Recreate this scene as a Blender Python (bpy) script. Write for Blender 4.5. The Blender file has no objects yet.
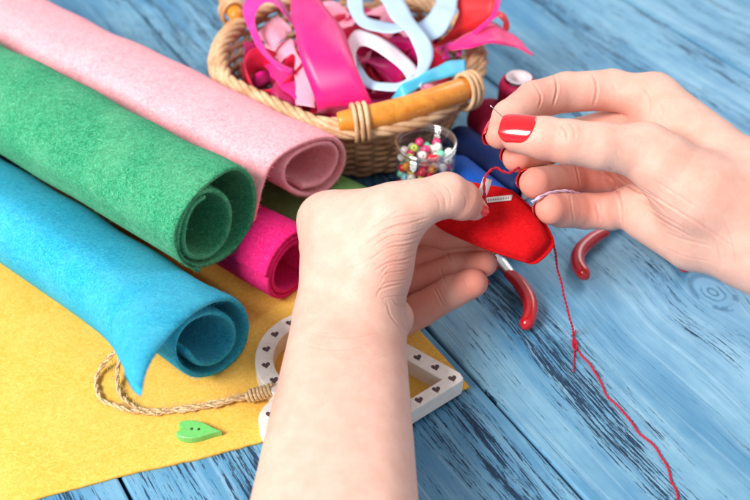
import bpy, math, random
import numpy as np
from mathutils import Vector

random.seed(7); rng = np.random.default_rng(11)
SC = bpy.context.scene
COL = SC.collection
S = 0.01                                   # everything below is written in centimetres

# ------------------------------------------------------------------ camera, light, exposure
F = 1042.0; PITCH = math.radians(42); CAMH = 38.8
CR = np.array([1., 0, 0]); CU = np.array([0, math.sin(PITCH), math.cos(PITCH)]); CF = np.array([0, math.cos(PITCH), -math.sin(PITCH)])
CC = np.array([0, 0, CAMH])
cam = bpy.data.cameras.new('camera'); camo = bpy.data.objects.new('camera', cam); COL.objects.link(camo)
camo.location = CC * S; camo.rotation_euler = (math.pi / 2 - PITCH, 0, 0)
cam.sensor_width = 36; cam.lens = 50; cam.clip_start = 0.01; cam.clip_end = 100
cam.dof.use_dof = True; cam.dof.focus_distance = 0.487; cam.dof.aperture_fstop = 8.5
SC.camera = camo

world = bpy.data.worlds.new('World'); SC.world = world; world.use_nodes = True
wb = world.node_tree.nodes['Background']; wb.inputs[0].default_value = (0.97, 0.985, 1.0, 1); wb.inputs[1].default_value = 0.62

def area(name, pos, target, size, power, col):
    l = bpy.data.lights.new(name, 'AREA'); l.size = size; l.energy = power; l.color = col; l.shape = 'DISK'
    o = bpy.data.objects.new(name, l); COL.objects.link(o)
    p = Vector(pos) * S; o.location = p
    o.rotation_euler = (Vector(target) * S - p).to_track_quat('-Z', 'Y').to_euler()
area('key_softbox', (-78, -20, 88), (-4, 43, 1), 0.50, 27.0, (1.0, 0.972, 0.94))
area('back_softbox', (70, 130, 95), (0, 43, 1), 0.8, 7.5, (0.93, 0.97, 1.0))
SC.view_settings.view_transform = 'Standard'; SC.view_settings.look = 'None'
SC.view_settings.exposure = 0.0; SC.view_settings.gamma = 1.0

# ------------------------------------------------------------------ helpers
def at(x, y, z=0.0):
    d = CR * (x - 375) / F + CU * (250 - y) / F + CF
    return CC + d * ((z - CAMH) / d[2])
def P(x, y, d):
    return CC + d * (CR * (x - 375) / F + CU * (250 - y) / F + CF)
def norm(v):
    v = np.asarray(v, float); return v / (np.linalg.norm(v, axis=-1, keepdims=True) + 1e-12)
def thing(name, label, cat, loc, group=None):
    o = bpy.data.objects.new(name, None); COL.objects.link(o); o.location = Vector(loc) * S
    o.empty_display_size = 0.01
    o['label'] = label; o['category'] = cat
    if group: o['group'] = group
    return o
def tag(o, label, cat, group=None):
    o['label'] = label; o['category'] = cat
    if group: o['group'] = group
    return o
def obj(name, V, Fc, mat, parent=None, smooth=True, origin=None):
    V = np.asarray(V, float)
    if parent is not None: org = np.array(parent['_o']) if '_o' in parent else np.array(parent.location) / S
    elif origin is not None: org = np.asarray(origin, float)
    else: org = np.array([V[:, 0].mean(), V[:, 1].mean(), V[:, 2].min()])
    me = bpy.data.meshes.new(name); me.from_pydata(((V - org) * S).tolist(), [], [tuple(int(i) for i in f) for f in Fc])
    me.update()
    if smooth: me.polygons.foreach_set('use_smooth', [True] * len(me.polygons))
    o = bpy.data.objects.new(name, me); COL.objects.link(o)
    if mat: me.materials.append(mat)
    if parent is not None: o.parent = parent
    else: o.location = Vector(org) * S
    return o
def child_of_mesh(name, V, Fc, mat, parent, **k):       # part under a top-level mesh
    org = np.array(parent.location) / S
    V = np.asarray(V, float)
    o = obj(name, V, Fc, mat, None, origin=org, **k); o.parent = parent; o.location = (0, 0, 0); return o
def solidify(o, t, off=0.0):
    m = o.modifiers.new('thick', 'SOLIDIFY'); m.thickness = t * S; m.offset = off; return o
def bevel(o, w, seg=3, ang=40):
    m = o.modifiers.new('edge', 'BEVEL'); m.width = w * S; m.segments = seg; m.limit_method = 'ANGLE'; m.angle_limit = math.radians(ang); return o
def cat(parts):
    V = []; Fc = []; n = 0
    for v, f in parts:
        V.append(np.asarray(v)); Fc += [tuple(i + n for i in q) for q in f]; n += len(v)
    return np.vstack(V), Fc
def spline(pts, n, closed=False):
    p = np.asarray(pts, float)
    if closed: q = np.vstack([p[-1], p, p[0], p[1]])
    else: q = np.vstack([2 * p[0] - p[1], p, 2 * p[-1] - p[-2]])
    m = len(q) - 3
    # parameterise by chord so that samples are even
    out = []
    for i in range(m):
        t = np.linspace(0, 1, 24, endpoint=False)[:, None]
        a, b, c, d = q[i], q[i + 1], q[i + 2], q[i + 3]
        out.append(0.5 * ((2 * b) + (-a + c) * t + (2 * a - 5 * b + 4 * c - d) * t**2 + (-a + 3 * b - 3 * c + d) * t**3))
    out.append(q[-2][None]); out = np.vstack(out)
    L = np.concatenate([[0], np.cumsum(np.linalg.norm(np.diff(out[:, :3], axis=0), axis=1))])
    s = np.linspace(0, L[-1], n, endpoint=not closed)
    return np.stack([np.interp(s, L, out[:, k]) for k in range(out.shape[1])], 1)
def frames(p, closed=False):
    if closed: t = norm(np.roll(p, -1, 0) - np.roll(p, 1, 0))
    else: t = norm(np.gradient(p, axis=0))
    u = np.zeros_like(t); a = np.array([0, 0, 1.]) if abs(t[0, 2]) < .9 else np.array([1., 0, 0])
    u[0] = norm(a - t[0] * (a @ t[0]))
    for i in range(1, len(p)):
        w = u[i - 1] - t[i] * (u[i - 1] @ t[i]); u[i] = norm(w)
    return t, u, np.cross(t, u)
def tube(p, r, seg=8, closed=False, cap=True, sq=1.0):
    p = np.asarray(p, float); n = len(p); r = np.broadcast_to(np.asarray(r, float), (n,))
    t, u, w = frames(p, closed)
    if closed:                                         # spread the frame mismatch
        e = math.atan2(u[-1] @ w[0], u[-1] @ u[0]); a = -np.linspace(0, 1, n)[:, None] * e
        u, w = u * np.cos(a) + w * np.sin(a), -u * np.sin(a) + w * np.cos(a)
    th = np.linspace(0, 2 * math.pi, seg, endpoint=False)
    V = (p[:, None] + (u[:, None] * np.cos(th)[None, :, None] + w[:, None] * sq * np.sin(th)[None, :, None]) * r[:, None, None]).reshape(-1, 3)
    Fc = []
    for i in range(n if closed else n - 1):
        j = (i + 1) % n
        for k in range(seg):
            k2 = (k + 1) % seg; Fc.append((i * seg + k, i * seg + k2, j * seg + k2, j * seg + k))
    if cap and not closed:
        Fc.append(tuple(range(seg - 1, -1, -1))); Fc.append(tuple((n - 1) * seg + k for k in range(seg)))
    return V, Fc
def strands(p, R, r, k, turns, seg=6, closed=False, ph0=0):
    t, u, w = frames(p, closed)
    if closed:
        e = math.atan2(u[-1] @ w[0], u[-1] @ u[0]); a = -np.linspace(0, 1, len(p))[:, None] * e
        u, w = u * np.cos(a) + w * np.sin(a), -u * np.sin(a) + w * np.cos(a)
    s = np.linspace(0, 1, len(p), endpoint=not closed); out = []
    for j in range(k):
        a = 2 * math.pi * (turns * s + j / k) + ph0
        q = p + R * (u * np.cos(a)[:, None] + w * np.sin(a)[:, None]); out.append(tube(q, r, seg, closed))
    return out
def lathe(prof, c, axis, seg=40, ref=None):
    axis = norm(axis); a = np.array([0, 0, 1.]) if abs(axis[2]) < .9 else np.array([1., 0, 0])
    u = norm(np.cross(a, axis)); w = np.cross(axis, u); V = []; Fc = []
    th = np.linspace(0, 2 * math.pi, seg, endpoint=False)
    for r, h in prof: V.append(np.asarray(c) + axis * h + r * (u * np.cos(th)[:, None] + w * np.sin(th)[:, None]))
    V = np.vstack(V); m = len(prof)
    for i in range(m - 1):
        for k in range(seg):
            k2 = (k + 1) % seg; Fc.append((i * seg + k, i * seg + k2, (i + 1) * seg + k2, (i + 1) * seg + k))
    return V, Fc

# ---- node helpers
def mat_new(name):
    m = bpy.data.materials.new(name); m.use_nodes = True
    return m, m.node_tree, m.node_tree.nodes['Principled BSDF']
class NT:
    def __init__(s, nt): s.nt = nt
    def n(s, typ, **kw):
        nd = s.nt.nodes.new(typ)
        for k, v in kw.items():
            if k.startswith('i_'):
                key = k[2:]; key = int(key) if key.isdigit() else key
                if hasattr(v, 'is_linked'): s.nt.links.new(v, nd.inputs[key])
                else: nd.inputs[key].default_value = v
            else: setattr(nd, k, v)
        return nd
    def link(s, a, b): s.nt.links.new(a, b)
    def math(s, op, a, b=0.0, c=0.0, clamp=False):
        nd = s.nt.nodes.new('ShaderNodeMath'); nd.operation = op; nd.use_clamp = clamp
        for i, v in enumerate((a, b, c)):
            if hasattr(v, 'is_linked'): s.nt.links.new(v, nd.inputs[i])
            else: nd.inputs[i].default_value = v
        return nd.outputs[0]
    def noise(s, vec, scale, detail=3, rough=.55, dist=0.0):
        nd = s.n('ShaderNodeTexNoise'); s.link(vec, nd.inputs['Vector'])
        nd.inputs['Scale'].default_value = scale; nd.inputs['Detail'].default_value = detail
        nd.inputs['Roughness'].default_value = rough; nd.inputs['Distortion'].default_value = dist
        return nd.outputs['Fac']
    def mapr(s, v, a, b, c=0.0, d=1.0, smooth=True):
        nd = s.n('ShaderNodeMapRange'); nd.interpolation_type = 'SMOOTHSTEP' if smooth else 'LINEAR'
        s.link(v, nd.inputs[0])
        for i, x in enumerate((a, b, c, d)): nd.inputs[i + 1].default_value = x
        return nd.outputs[0]
    def mix(s, fac, a, b, blend='MIX'):
        nd = s.n('ShaderNodeMix'); nd.data_type = 'RGBA'; nd.blend_type = blend
        for sock, v in ((nd.inputs[0], fac), (nd.inputs[6], a), (nd.inputs[7], b)):
            if hasattr(v, 'is_linked'): s.link(v, sock)
            else: sock.default_value = v
        return nd.outputs[2]
    def objvec(s, scale=100.0, rotz=0.0, sc=(1, 1, 1)):
        tc = s.n('ShaderNodeTexCoord'); mp = s.n('ShaderNodeMapping')
        mp.inputs['Scale'].default_value = (scale * sc[0], scale * sc[1], scale * sc[2]); mp.inputs['Rotation'].default_value = (0, 0, rotz)
        s.link(tc.outputs['Object'], mp.inputs['Vector']); return mp.outputs[0]
    def bump(s, h, strength, dist, bs, prev=None):
        b = s.n('ShaderNodeBump'); b.inputs['Strength'].default_value = strength; b.inputs['Distance'].default_value = dist * S
        s.link(h, b.inputs['Height'])
        if prev is not None: s.link(prev, b.inputs['Normal'])
        if bs is not None: s.link(b.outputs[0], bs.inputs['Normal'])
        return b.outputs[0]
def lin(r, g, b):
    f = lambda c: (c / 255 / 12.92) if c / 255 <= .04045 else ((c / 255 + .055) / 1.055) ** 2.4
    return (f(r), f(g), f(b), 1)

def felt_mat(name, base, dark, light):
    m, nt, bs = mat_new(name); k = NT(nt); v = k.objvec()
    fib = k.noise(v, 2.6, 8, .84, 2.2); fine = k.noise(v, 7.0, 6, .82, 3.0); big = k.noise(v, .35, 2)
    c = k.mix(k.mapr(fib, .43, .58), dark, base); c = k.mix(k.mapr(fine, .52, .64, 0, .8), c, light)
    c = k.mix(k.mapr(big, .35, .7, 0, .12), c, light)
    k.link(c, bs.inputs['Base Color']); bs.inputs['Roughness'].default_value = .95
    bs.inputs['Specular IOR Level'].default_value = .15
    bs.inputs['Sheen Weight'].default_value = .16; bs.inputs['Sheen Roughness'].default_value = .45; bs.inputs['Sheen Tint'].default_value = light
    h = k.math('ADD', k.math('MULTIPLY', fib, .7), k.math('MULTIPLY', fine, .5)); k.bump(h, .55, .09, bs)
    return m
def satin_mat(name, base, rough=.36):
    m, nt, bs = mat_new(name); k = NT(nt); v = k.objvec()
    c = k.mix(k.mapr(k.noise(v, .9, 2), .3, .75, 0, .35), base, tuple(min(1, x * 1.25 + .03) for x in base[:3]) + (1,))
    k.link(c, bs.inputs['Base Color']); bs.inputs['Roughness'].default_value = rough
    bs.inputs['Anisotropic'].default_value = .7; bs.inputs['Specular IOR Level'].default_value = .4; bs.inputs['Sheen Weight'].default_value = .15
    k.bump(k.noise(v, 30, 2), .12, .02, bs); return m
def gloss_mat(name, base, rough=.3, coat=0.0, spec=.5, noise_amp=.12, bump=.05, scale=4):
    m, nt, bs = mat_new(name); k = NT(nt); v = k.objvec()
    c = k.mix(k.mapr(k.noise(v, scale, 4), .3, .75, 0, 1), base, tuple(max(0, x * (1 - noise_amp * 2)) for x in base[:3]) + (1,))
    k.link(c, bs.inputs['Base Color']); bs.inputs['Roughness'].default_value = rough
    bs.inputs['Coat Weight'].default_value = coat; bs.inputs['Coat Roughness'].default_value = .08; bs.inputs['Specular IOR Level'].default_value = spec
    if bump: k.bump(k.noise(v, scale * 5, 3), bump, .03, bs)
    return m
def metal_mat(name, base, rough):
    m, nt, bs = mat_new(name); k = NT(nt); v = k.objvec()
    bs.inputs['Base Color'].default_value = base; bs.inputs['Metallic'].default_value = 1
    k.link(k.mapr(k.noise(v, 8, 4), .3, .7, rough * .7, rough * 1.4), bs.inputs['Roughness']); return m

# ------------------------------------------------------------------ the painted wooden table top
GR = norm([-.529, .848, 0]); GV = np.array([.848, .529, 0])          # along the grain, across the grain
def wood_blue():
    m, nt, bs = mat_new('distressed_blue_paint'); k = NT(nt)
    tc = k.n('ShaderNodeTexCoord'); g = k.n('ShaderNodeVectorMath', operation='SCALE'); k.link(tc.outputs['Object'], g.inputs[0]); g.inputs['Scale'].default_value = 100
    dot = lambda a: (lambda d: d.outputs['Value'])(k.n('ShaderNodeVectorMath', operation='DOT_PRODUCT', i_0=g.outputs[0], i_1=tuple(a)))
    u = dot(GR); v = dot(GV)
    comb = lambda a, b, c=0.0: k.n('ShaderNodeCombineXYZ', i_0=a, i_1=b, i_2=c).outputs[0]
    # a different offset for every plank
    pl = 0.0
    for sv in SEAMS: pl = k.math('ADD', pl, k.math('MULTIPLY', k.math('GREATER_THAN', v, sv), 7.31))
    # the grain meanders and is pushed around knots
    w1 = k.noise(comb(k.math('MULTIPLY', u, .035), k.math('MULTIPLY', v, .10), pl), 1.0, 2)
    phi = k.math('ADD', v, k.math('MULTIPLY', w1, 3.4))
    ring = 0.0; rad = None
    for (ku, kv, L, B, A) in KNOTS:
        du = k.math('SUBTRACT', u, ku); dv = k.math('SUBTRACT', v, kv)
        e = k.math('EXPONENT', k.math('MULTIPLY', k.math('POWER', k.math('ABSOLUTE', k.math('DIVIDE', du, L)), 2.0), -1.0))
        e2 = k.math('EXPONENT', k.math('MULTIPLY', k.math('ABSOLUTE', dv), -.32))
        th = k.math('TANH', k.math('DIVIDE', dv, B))
        phi = k.math('SUBTRACT', phi, k.math('MULTIPLY', k.math('MULTIPLY', th, A), k.math('MULTIPLY', e, e2)))
        rr = k.math('SQRT', k.math('ADD', k.math('POWER', k.math('ABSOLUTE', k.math('DIVIDE', du, L * .62)), 2.0), k.math('POWER', k.math('ABSOLUTE', k.math('DIVIDE', dv, B * 1.15)), 2.0)))
        rad = rr if rad is None else k.math('MINIMUM', rad, rr)
    # grooves: long thin dashes, two scales
    n1 = k.noise(comb(k.math('MULTIPLY', u, .16), k.math('MULTIPLY', phi, 5.5), pl), 1.0, 2, .55)
    n2 = k.noise(comb(k.math('MULTIPLY', u, .50), k.math('MULTIPLY', phi, 12.0), pl), 1.0, 3, .6)
    n3 = k.noise(comb(k.math('MULTIPLY', u, 2.2), k.math('MULTIPLY', phi, 20.0), pl), 1.0, 3, .65)
    band = k.noise(comb(k.math('MULTIPLY', u, .03), k.math('MULTIPLY', phi, .34), pl), 1.0, 2, .5)
    patch = k.noise(comb(k.math('MULTIPLY', u, .10), k.math('MULTIPLY', phi, .8), pl), 1.0, 4, .6)
    dens = k.math('ADD', k.math('MULTIPLY', band, .62), k.math('MULTIPLY', patch, .44))
    for bv, bw, ba in ((27.0, 3.6, .09), (18.0, 2.6, .08), (42.5, 2.0, .08), (33.0, 2.0, -.05), (8.5, 2.0, .05)):   # boards cut where the hard grain shows, and where it does not
        q = k.math('DIVIDE', k.math('SUBTRACT', v, bv), bw); dens = k.math('ADD', dens, k.math('MULTIPLY', k.math('EXPONENT', k.math('MULTIPLY', k.math('MULTIPLY', q, q), -1.0)), ba))
    thr = k.math('SUBTRACT', .655, k.math('MULTIPLY', k.mapr(dens, .40, .72), .166))
    lines = k.math('ADD', k.math('MULTIPLY', n1, .24), k.math('ADD', k.math('MULTIPLY', n2, .50), k.math('MULTIPLY', n3, .26)))
    gro = k.mapr(k.math('SUBTRACT', lines, thr), -.012, .03)
    # fine hair cracks everywhere, and the rings of the knots
    hair = k.noise(comb(k.math('MULTIPLY', u, .22), k.math('MULTIPLY', phi, 17.0), pl), 1.0, 2, .5)
    hairm = k.math('MULTIPLY', k.mapr(hair, .60, .70), k.mapr(patch, .38, .6, .05, .55))
    wob = k.noise(comb(u, v), .9, 3)
    rin = k.math('SINE', k.math('MULTIPLY', k.math('ADD', rad, k.math('MULTIPLY', wob, .45)), 17.0))
    knotm = k.math('MULTIPLY', k.mapr(rin, .30, .95), k.mapr(rad, 1.25, .55))
    knotm = k.math('MULTIPLY', knotm, k.mapr(k.noise(comb(u, v), .55, 2), .40, .52))
    eye = k.math('MULTIPLY', k.mapr(rad, 1.32, 1.12), k.mapr(rad, .85, 1.05))
    eye = k.math('MULTIPLY', eye, k.mapr(k.noise(comb(u, v, 4.0), .8, 4, .7), .44, .52))
    knotm = k.math('MAXIMUM', knotm, eye)
    dark = k.math('MAXIMUM', k.math('MAXIMUM', gro, k.math('MULTIPLY', hairm, .75)), k.math('MULTIPLY', knotm, .42))
    # paint: blue with paler rubbed streaks and greener, greyer zones
    tone = k.noise(comb(k.math('MULTIPLY', u, .09), k.math('MULTIPLY', phi, .33), pl), 1.0, 4, .55)
    rub = k.noise(comb(k.math('MULTIPLY', u, .07), k.math('MULTIPLY', phi, 2.6), pl), 1.0, 4, .6)
    blotch = k.noise(comb(k.math('MULTIPLY', u, .8), k.math('MULTIPLY', v, 1.0)), 1.0, 4, .6)
    c = k.mix(k.mapr(tone, .33, .68), lin(76, 136, 174), lin(122, 171, 198))
    c = k.mix(k.mapr(rub, .50, .74, 0, .42), c, lin(164, 200, 220))
    c = k.mix(k.mapr(blotch, .35, .75, 0, .28), c, lin(56, 122, 168))
    c = k.mix(k.math('MULTIPLY', k.mapr(rub, .48, .3, 0, .45), k.mapr(dens, .42, .62)), c, lin(36, 100, 150))
    navy = k.mix(k.mapr(n3, .35, .65), lin(8, 32, 56), lin(22, 62, 96))
    c = k.mix(dark, c, navy)
    k.link(c, bs.inputs['Base Color'])
    k.link(k.math('ADD', .40, k.math('MULTIPLY', dark, .35)), bs.inputs['Roughness']); bs.inputs['Specular IOR Level'].default_value = .45
    h = k.math('SUBTRACT', k.math('MULTIPLY', k.noise(comb(k.math('MULTIPLY', u, .5), k.math('MULTIPLY', phi, 6.0)), 1.0, 4), .35), dark)
    k.bump(h, .8, .06, bs)
    return m
SEAMS = [-11.5, 5.05, 21.95, 38.6, 54.0, 71.0]
KNOTS = [(24.2, 36.3, 2.1, .75, 1.0), (63, 30.0, 2.0, .9, 1.0), (12, 14, 1.8, .8, .9)]
def plank_table():
    parts = []; lo = -48.0
    edges = [lo] + SEAMS + [98.0]
    for a, b in zip(edges[:-1], edges[1:]):
        a += .09; b -= .09; w = .12
        prof = [(a, -2), (a, -w), (a + w * .3, -w * .3), (a + w, 0), (b - w, 0), (b - w * .3, -w * .3), (b, -w), (b, -2)]
        us = np.linspace(-60, 150, 40); V = []
        for uu in us:
            jit = .03 * math.sin(uu * .4 + a) 
            V += [GR * uu + GV * (pv + jit) + np.array([0, 0, pz]) for pv, pz in prof]
        n = len(prof); Fc = [(i * n + j, i * n + j + 1, (i + 1) * n + j + 1, (i + 1) * n + j) for i in range(len(us) - 1) for j in range(n - 1)]
        parts.append((np.array(V), [q[::-1] for q in Fc]))
    V, Fc = cat(parts)
    o = obj('tabletop', V, Fc, wood_blue(), None, smooth=False, origin=(0, 0, 0)); o['kind'] = 'structure'
    g, nt, bs = mat_new('gap_shadow_wood'); bs.inputs['Base Color'].default_value = (.012, .03, .05, 1)  # near-black colour stands for the shade down between the planks
    q = [GR * uu + GV * vv + np.array([0, 0, -1.0]) for uu, vv in ((-60, -48), (-60, 98), (150, 98), (150, -48))]
    o2 = child_of_mesh('gap_shade_board', q, [(0, 1, 2, 3)], g, o, smooth=False)
    return o
plank_table()

# ------------------------------------------------------------------ yellow felt sheet
M_YEL = felt_mat('yellow_felt', lin(244, 194, 92), lin(232, 172, 62), lin(251, 216, 136))
def yellow_sheet():
    e = [at(*p) for p in ((469, 389), (446, 396), (404, 404), (330, 424), (262, 443), (200, 460), (130, 475), (45, 498), (-60, 530), (-260, 560))]
    e += [np.array([-40., 44, 0]), np.array([-24., 49.5, 0]), np.array([-8, 50.5, 0]), np.array([-3.0, 47.5, 0]), at(401, 308), at(423, 337), at(448, 364)]
    e = np.array(e); out = []
    for i in range(len(e)):                       # straight cut edges with a slight waver
        a, b = e[i], e[(i + 1) % len(e)]; n = max(2, int(np.linalg.norm(b - a) / .35))
        for t in np.linspace(0, 1, n, endpoint=False): out.append(a + (b - a) * t + rng.normal(0, .012, 3) * [1, 1, 0])
    out = np.array(out); T = .2; n = len(out)
    ring = []
    cen = out.mean(0)
    nb = norm(np.roll(out, -1, 0) - np.roll(out, 1, 0)); inn = np.stack([-nb[:, 1], nb[:, 0], 0 * nb[:, 0]], 1)
    if ((cen - out[0]) @ inn[0]) < 0: inn = -inn
    wav = .02 * np.sin(np.arange(n) * .21)[:, None] * [0, 0, 1]
    for ins, z in ((.0, .004), (-.02, T * .35), (-.015, T * .75), (.04, T * .97), (.12, T)): ring.append(out + inn * ins + [0, 0, z] + (wav if z > .1 else 0))
    V = np.vstack(ring); Fc = []
    for r in range(len(ring) - 1):
        for i in range(n): Fc.append((r * n + i, r * n + (i + 1) % n, (r + 1) * n + (i + 1) % n, (r + 1) * n + i))
    Fc.append(tuple((len(ring) - 1) * n + i for i in range(n)))
    o = obj('felt_sheet', V, Fc, M_YEL)
    for p in list(o.data.polygons)[-1:]: p.use_smooth = False
    tag(o, 'flat yellow felt sheet lying on the blue boards under the rolls', 'felt sheet'); return o
yellow_sheet()

# ------------------------------------------------------------------ felt rolls
RD = norm([-.785, .62, 0]); RN = np.array([.62, .785, 0]) / np.linalg.norm([.62, .785])
def on_plane(e, x, y, ahead=0.0):
    d = CR * (x - 375) / F + CU * (250 - y) / F + CF
    q0 = e - RD * ahead
    t = ((q0 - CC) @ RD) / (d @ RD); q = CC + d * t
    return np.array([(q - e) @ RN, q[2], ahead])
def felt_roll(label, mat, trace, ref, T, length, zmin, flap_to_ground=0, taper=0.0, rolled=None, group='rolls of coloured felt'):
    """trace: pixel outline of the sheet's end edge, outermost end first"""
    e = at(ref[0], ref[1], 3.0)
    for _ in range(40):                                     # slide the end plane until the roll rests at zmin
        z = min(on_plane(e, *p)[1] for p in trace[flap_to_ground:]) if flap_to_ground else min(on_plane(e, *p)[1] for p in trace)
        e = e + (at(ref[0], ref[1], e[2] + (zmin - z) * .6) - e)
    q = [on_plane(e, *p) for p in trace]
    if flap_to_ground:
        k = flap_to_ground; A = 0.0
        for A in np.linspace(0, 5, 101):
            if on_plane(e, trace[0][0], trace[0][1], A)[1] <= T * .55 + .2: break
        for i in range(k): q[i] = on_plane(e, trace[i][0], trace[i][1], A * (1 - i / k) ** 1.3)
    qa = None
    if rolled:                                              # further back the same edge lies tucked against the roll
        qa = spline(np.array([on_plane(e, *p) for p in rolled] + [list(x) for x in q[len(rolled):]]), 150)
        for _ in range(2): qa[1:-1] = qa[1:-1] * .5 + (qa[:-2] + qa[2:]) * .25
    q = spline(np.array(q), 150)
    for _ in range(2): q[1:-1] = q[1:-1] * .5 + (q[:-2] + q[2:]) * .25
    tg = norm(np.gradient(q[:, :2], axis=0)); nr = np.stack([-tg[:, 1], tg[:, 0]], 1)
    n = len(q); ns = 46; out_side = 1 if nr[10] @ (q[10, :2] - q[:, :2].mean(0)) > 0 else -1
    s = np.concatenate([[0, .03, .08, .16, .3], np.linspace(.55, length, ns)])
    V = []; q_end, nr_end = q, nr
    for a in s:
        lead = math.exp(-a * .16)
        if qa is not None:
            lead = math.exp(-(a / 3.1) ** 1.8); q = q_end * lead + qa * (1 - lead); q[:, 2] = q_end[:, 2]
            tg = norm(np.gradient(q[:, :2], axis=0)); nr = np.stack([-tg[:, 1], tg[:, 0]], 1)
        h = T * .5 * (1 - .42 * max(0, 1 - a / .16) ** 2)    # softly rounded cut edge
        wv = 1 + .012 * math.sin(a * .55 + 1) + .01 * math.sin(a * 1.3)
        zc = zmin
        c = q[:, :2].copy(); c[:, 1] = zc + (c[:, 1] - zc) * wv; c[:, 0] *= wv * (1 + taper * a); jj = np.arange(n); c = c + nr * (.035 * np.sin(a * .62 + jj * .055 + zmin) * np.sin(a * .27 + jj * .031 + 2) * min(1, a))[:, None]
        for sg in (1, -1):
            pp = c + nr * h * sg
            pt = e[None] * [1, 1, 0] + RN * pp[:, :1] + np.array([0, 0, 1.]) * pp[:, 1:2] + RD * (a - q[:, 2:3] * lead)
            V.append(pt)
    V = np.array(V)                                         # (2*len(s), n, 3)
    m = len(s); idx = lambda i, sd, j: (i * 2 + sd) * n + j
    Fc = []
    for i in range(m - 1):
        for j in range(n - 1):
            Fc.append((idx(i, 0, j), idx(i, 0, j + 1), idx(i + 1, 0, j + 1), idx(i + 1, 0, j)))
            Fc.append((idx(i, 1, j), idx(i + 1, 1, j), idx(i + 1, 1, j + 1), idx(i, 1, j + 1)))
        for j in (0, n - 1):
            f = (idx(i, 0, j), idx(i + 1, 0, j), idx(i + 1, 1, j), idx(i, 1, j)); Fc.append(f if j == 0 else f[::-1])
    for j in range(n - 1):
        Fc.append((idx(0, 0, j), idx(0, 1, j), idx(0, 1, j + 1), idx(0, 0, j + 1)))
        Fc.append((idx(m - 1, 0, j), idx(m - 1, 0, j + 1), idx(m - 1, 1, j + 1), idx(m - 1, 1, j)))
    G = V.reshape(m, 2, n, 3); fv = []; ff = []; base_n = m * 2 * n
    for q_ in range(2600):                                  # stray wool fibres standing off the felt and its cut edge
        i = rng.integers(0, 5) if q_ % 3 else rng.integers(0, m - 1); j = rng.integers(1, n - 1); sd = rng.integers(0, 2)
        if not q_ % 3: sd = 0 if out_side > 0 else 1
        p = G[i, sd, j]; nn = norm(np.cross(G[i, sd, j + 1] - G[i, sd, j - 1], RD)) * (1 if (np.cross(G[i, sd, j + 1] - G[i, sd, j - 1], RD) @ (p - G[i, 1 - sd, j])) > 0 else -1)
        d = norm(nn * rng.uniform(.2, 1) + rng.normal(0, .7, 3) - RD * (rng.uniform(0, .8) if i < 5 else 0)); l = rng.uniform(.08, .24); w = norm(np.cross(d, rng.normal(0, 1, 3))) * .006
        p1 = p + d * l * .5; p2 = p1 + norm(d + rng.normal(0, .8, 3)) * l * .5; b0 = base_n + len(fv)
        fv += [p - w, p + w, p1 - w, p1 + w, p2]; ff += [(b0, b0 + 1, b0 + 3, b0 + 2), (b0 + 2, b0 + 3, b0 + 4)]
    Fc += ff
    V = np.vstack([V.reshape(-1, 3), np.array(fv)])
    V[:, 2] = np.maximum(V[:, 2], .215 if V[:, 2].min() < 1 else -9)
    o = obj('felt_roll', V, Fc, mat); tag(o, label, 'felt roll', group)
    return o
def spiral_px(cx, cy, zc, r, turns, T, aspect=1.0):
    """trace of a plain spiral on the end plane, given in pixels"""
    e = at(cx, cy, zc); out = []
    for t in np.linspace(0, 1, 40):
        a = math.pi * .9 - t * turns * 2 * math.pi; rr = r - T * 1.08 * turns * t
        w = e + RN * (rr + r * (aspect - 1)) * math.cos(a) + np.array([0, 0, 1.]) * rr * math.sin(a); v = w - CC; d = v @ CF
        out.append((375 + F * (v @ CR) / d, 250 - F * (v @ CU) / d))
    return out
Z = lambda L, ox, oy, s: [(ox + x / s, oy + y / s) for x, y in L]
blue_t = Z([(287, 490), (297, 440), (325, 392), (372, 340), (425, 306), (468, 304), (494, 340), (486, 398), (445, 440), (395, 452), (358, 428), (352, 385), (378, 345), (424, 328), (462, 345), (468, 388), (436, 424), (398, 428), (376, 404)], 0, 150, 2.0)
green_t = Z([(196, 466), (130, 425), (104, 372), (96, 335), (128, 245), (210, 145), (318, 76), (385, 110), (404, 200), (378, 310), (300, 405), (190, 448), (118, 412), (112, 330), (135, 250), (180, 180), (240, 160), (292, 190), (312, 255), (292, 345), (235, 408), (165, 414), (135, 370), (140, 290), (172, 215), (215, 185)], 150, 150, 3.85)
pink_t = Z([(18, 470), (40, 380), (62, 290), (105, 200), (190, 135), (300, 92), (385, 92), (430, 150), (418, 230), (365, 305), (290, 340), (205, 330), (160, 280), (160, 215), (205, 160), (290, 118), (365, 112), (398, 160), (375, 235), (320, 290), (240, 308)], 250, 120, 4.545)
M_BLUE = felt_mat('turquoise_felt', lin(40, 174, 208), lin(12, 144, 188), lin(122, 214, 230))
M_GREEN = felt_mat('green_felt', lin(54, 156, 112), lin(16, 120, 80), lin(150, 212, 172))
M_PINK = felt_mat('pale_pink_felt', lin(255, 184, 192), lin(255, 148, 162), lin(255, 216, 218))
M_MAG = felt_mat('hot_pink_felt', lin(236, 32, 122), lin(214, 10, 100), lin(248, 84, 154))
M_OLIVE = felt_mat('moss_green_felt', lin(126, 174, 104), lin(98, 146, 76), lin(164, 204, 138))
felt_roll('turquoise felt roll with a loose corner flap touching the yellow felt', M_BLUE, blue_t, (205, 343), .26, 34, .35, flap_to_ground=5, rolled=Z([(356, 462), (332, 436), (324, 402), (336, 362), (378, 326)], 0, 150, 2.0))
felt_roll('green felt roll resting on top between the turquoise and hot pink rolls', M_GREEN, green_t, (215, 218), .27, 40, 3.55)
felt_roll('pale pink felt roll beside the wicker basket', M_PINK, pink_t, (306, 166), .27, 44, 2.75)
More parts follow.
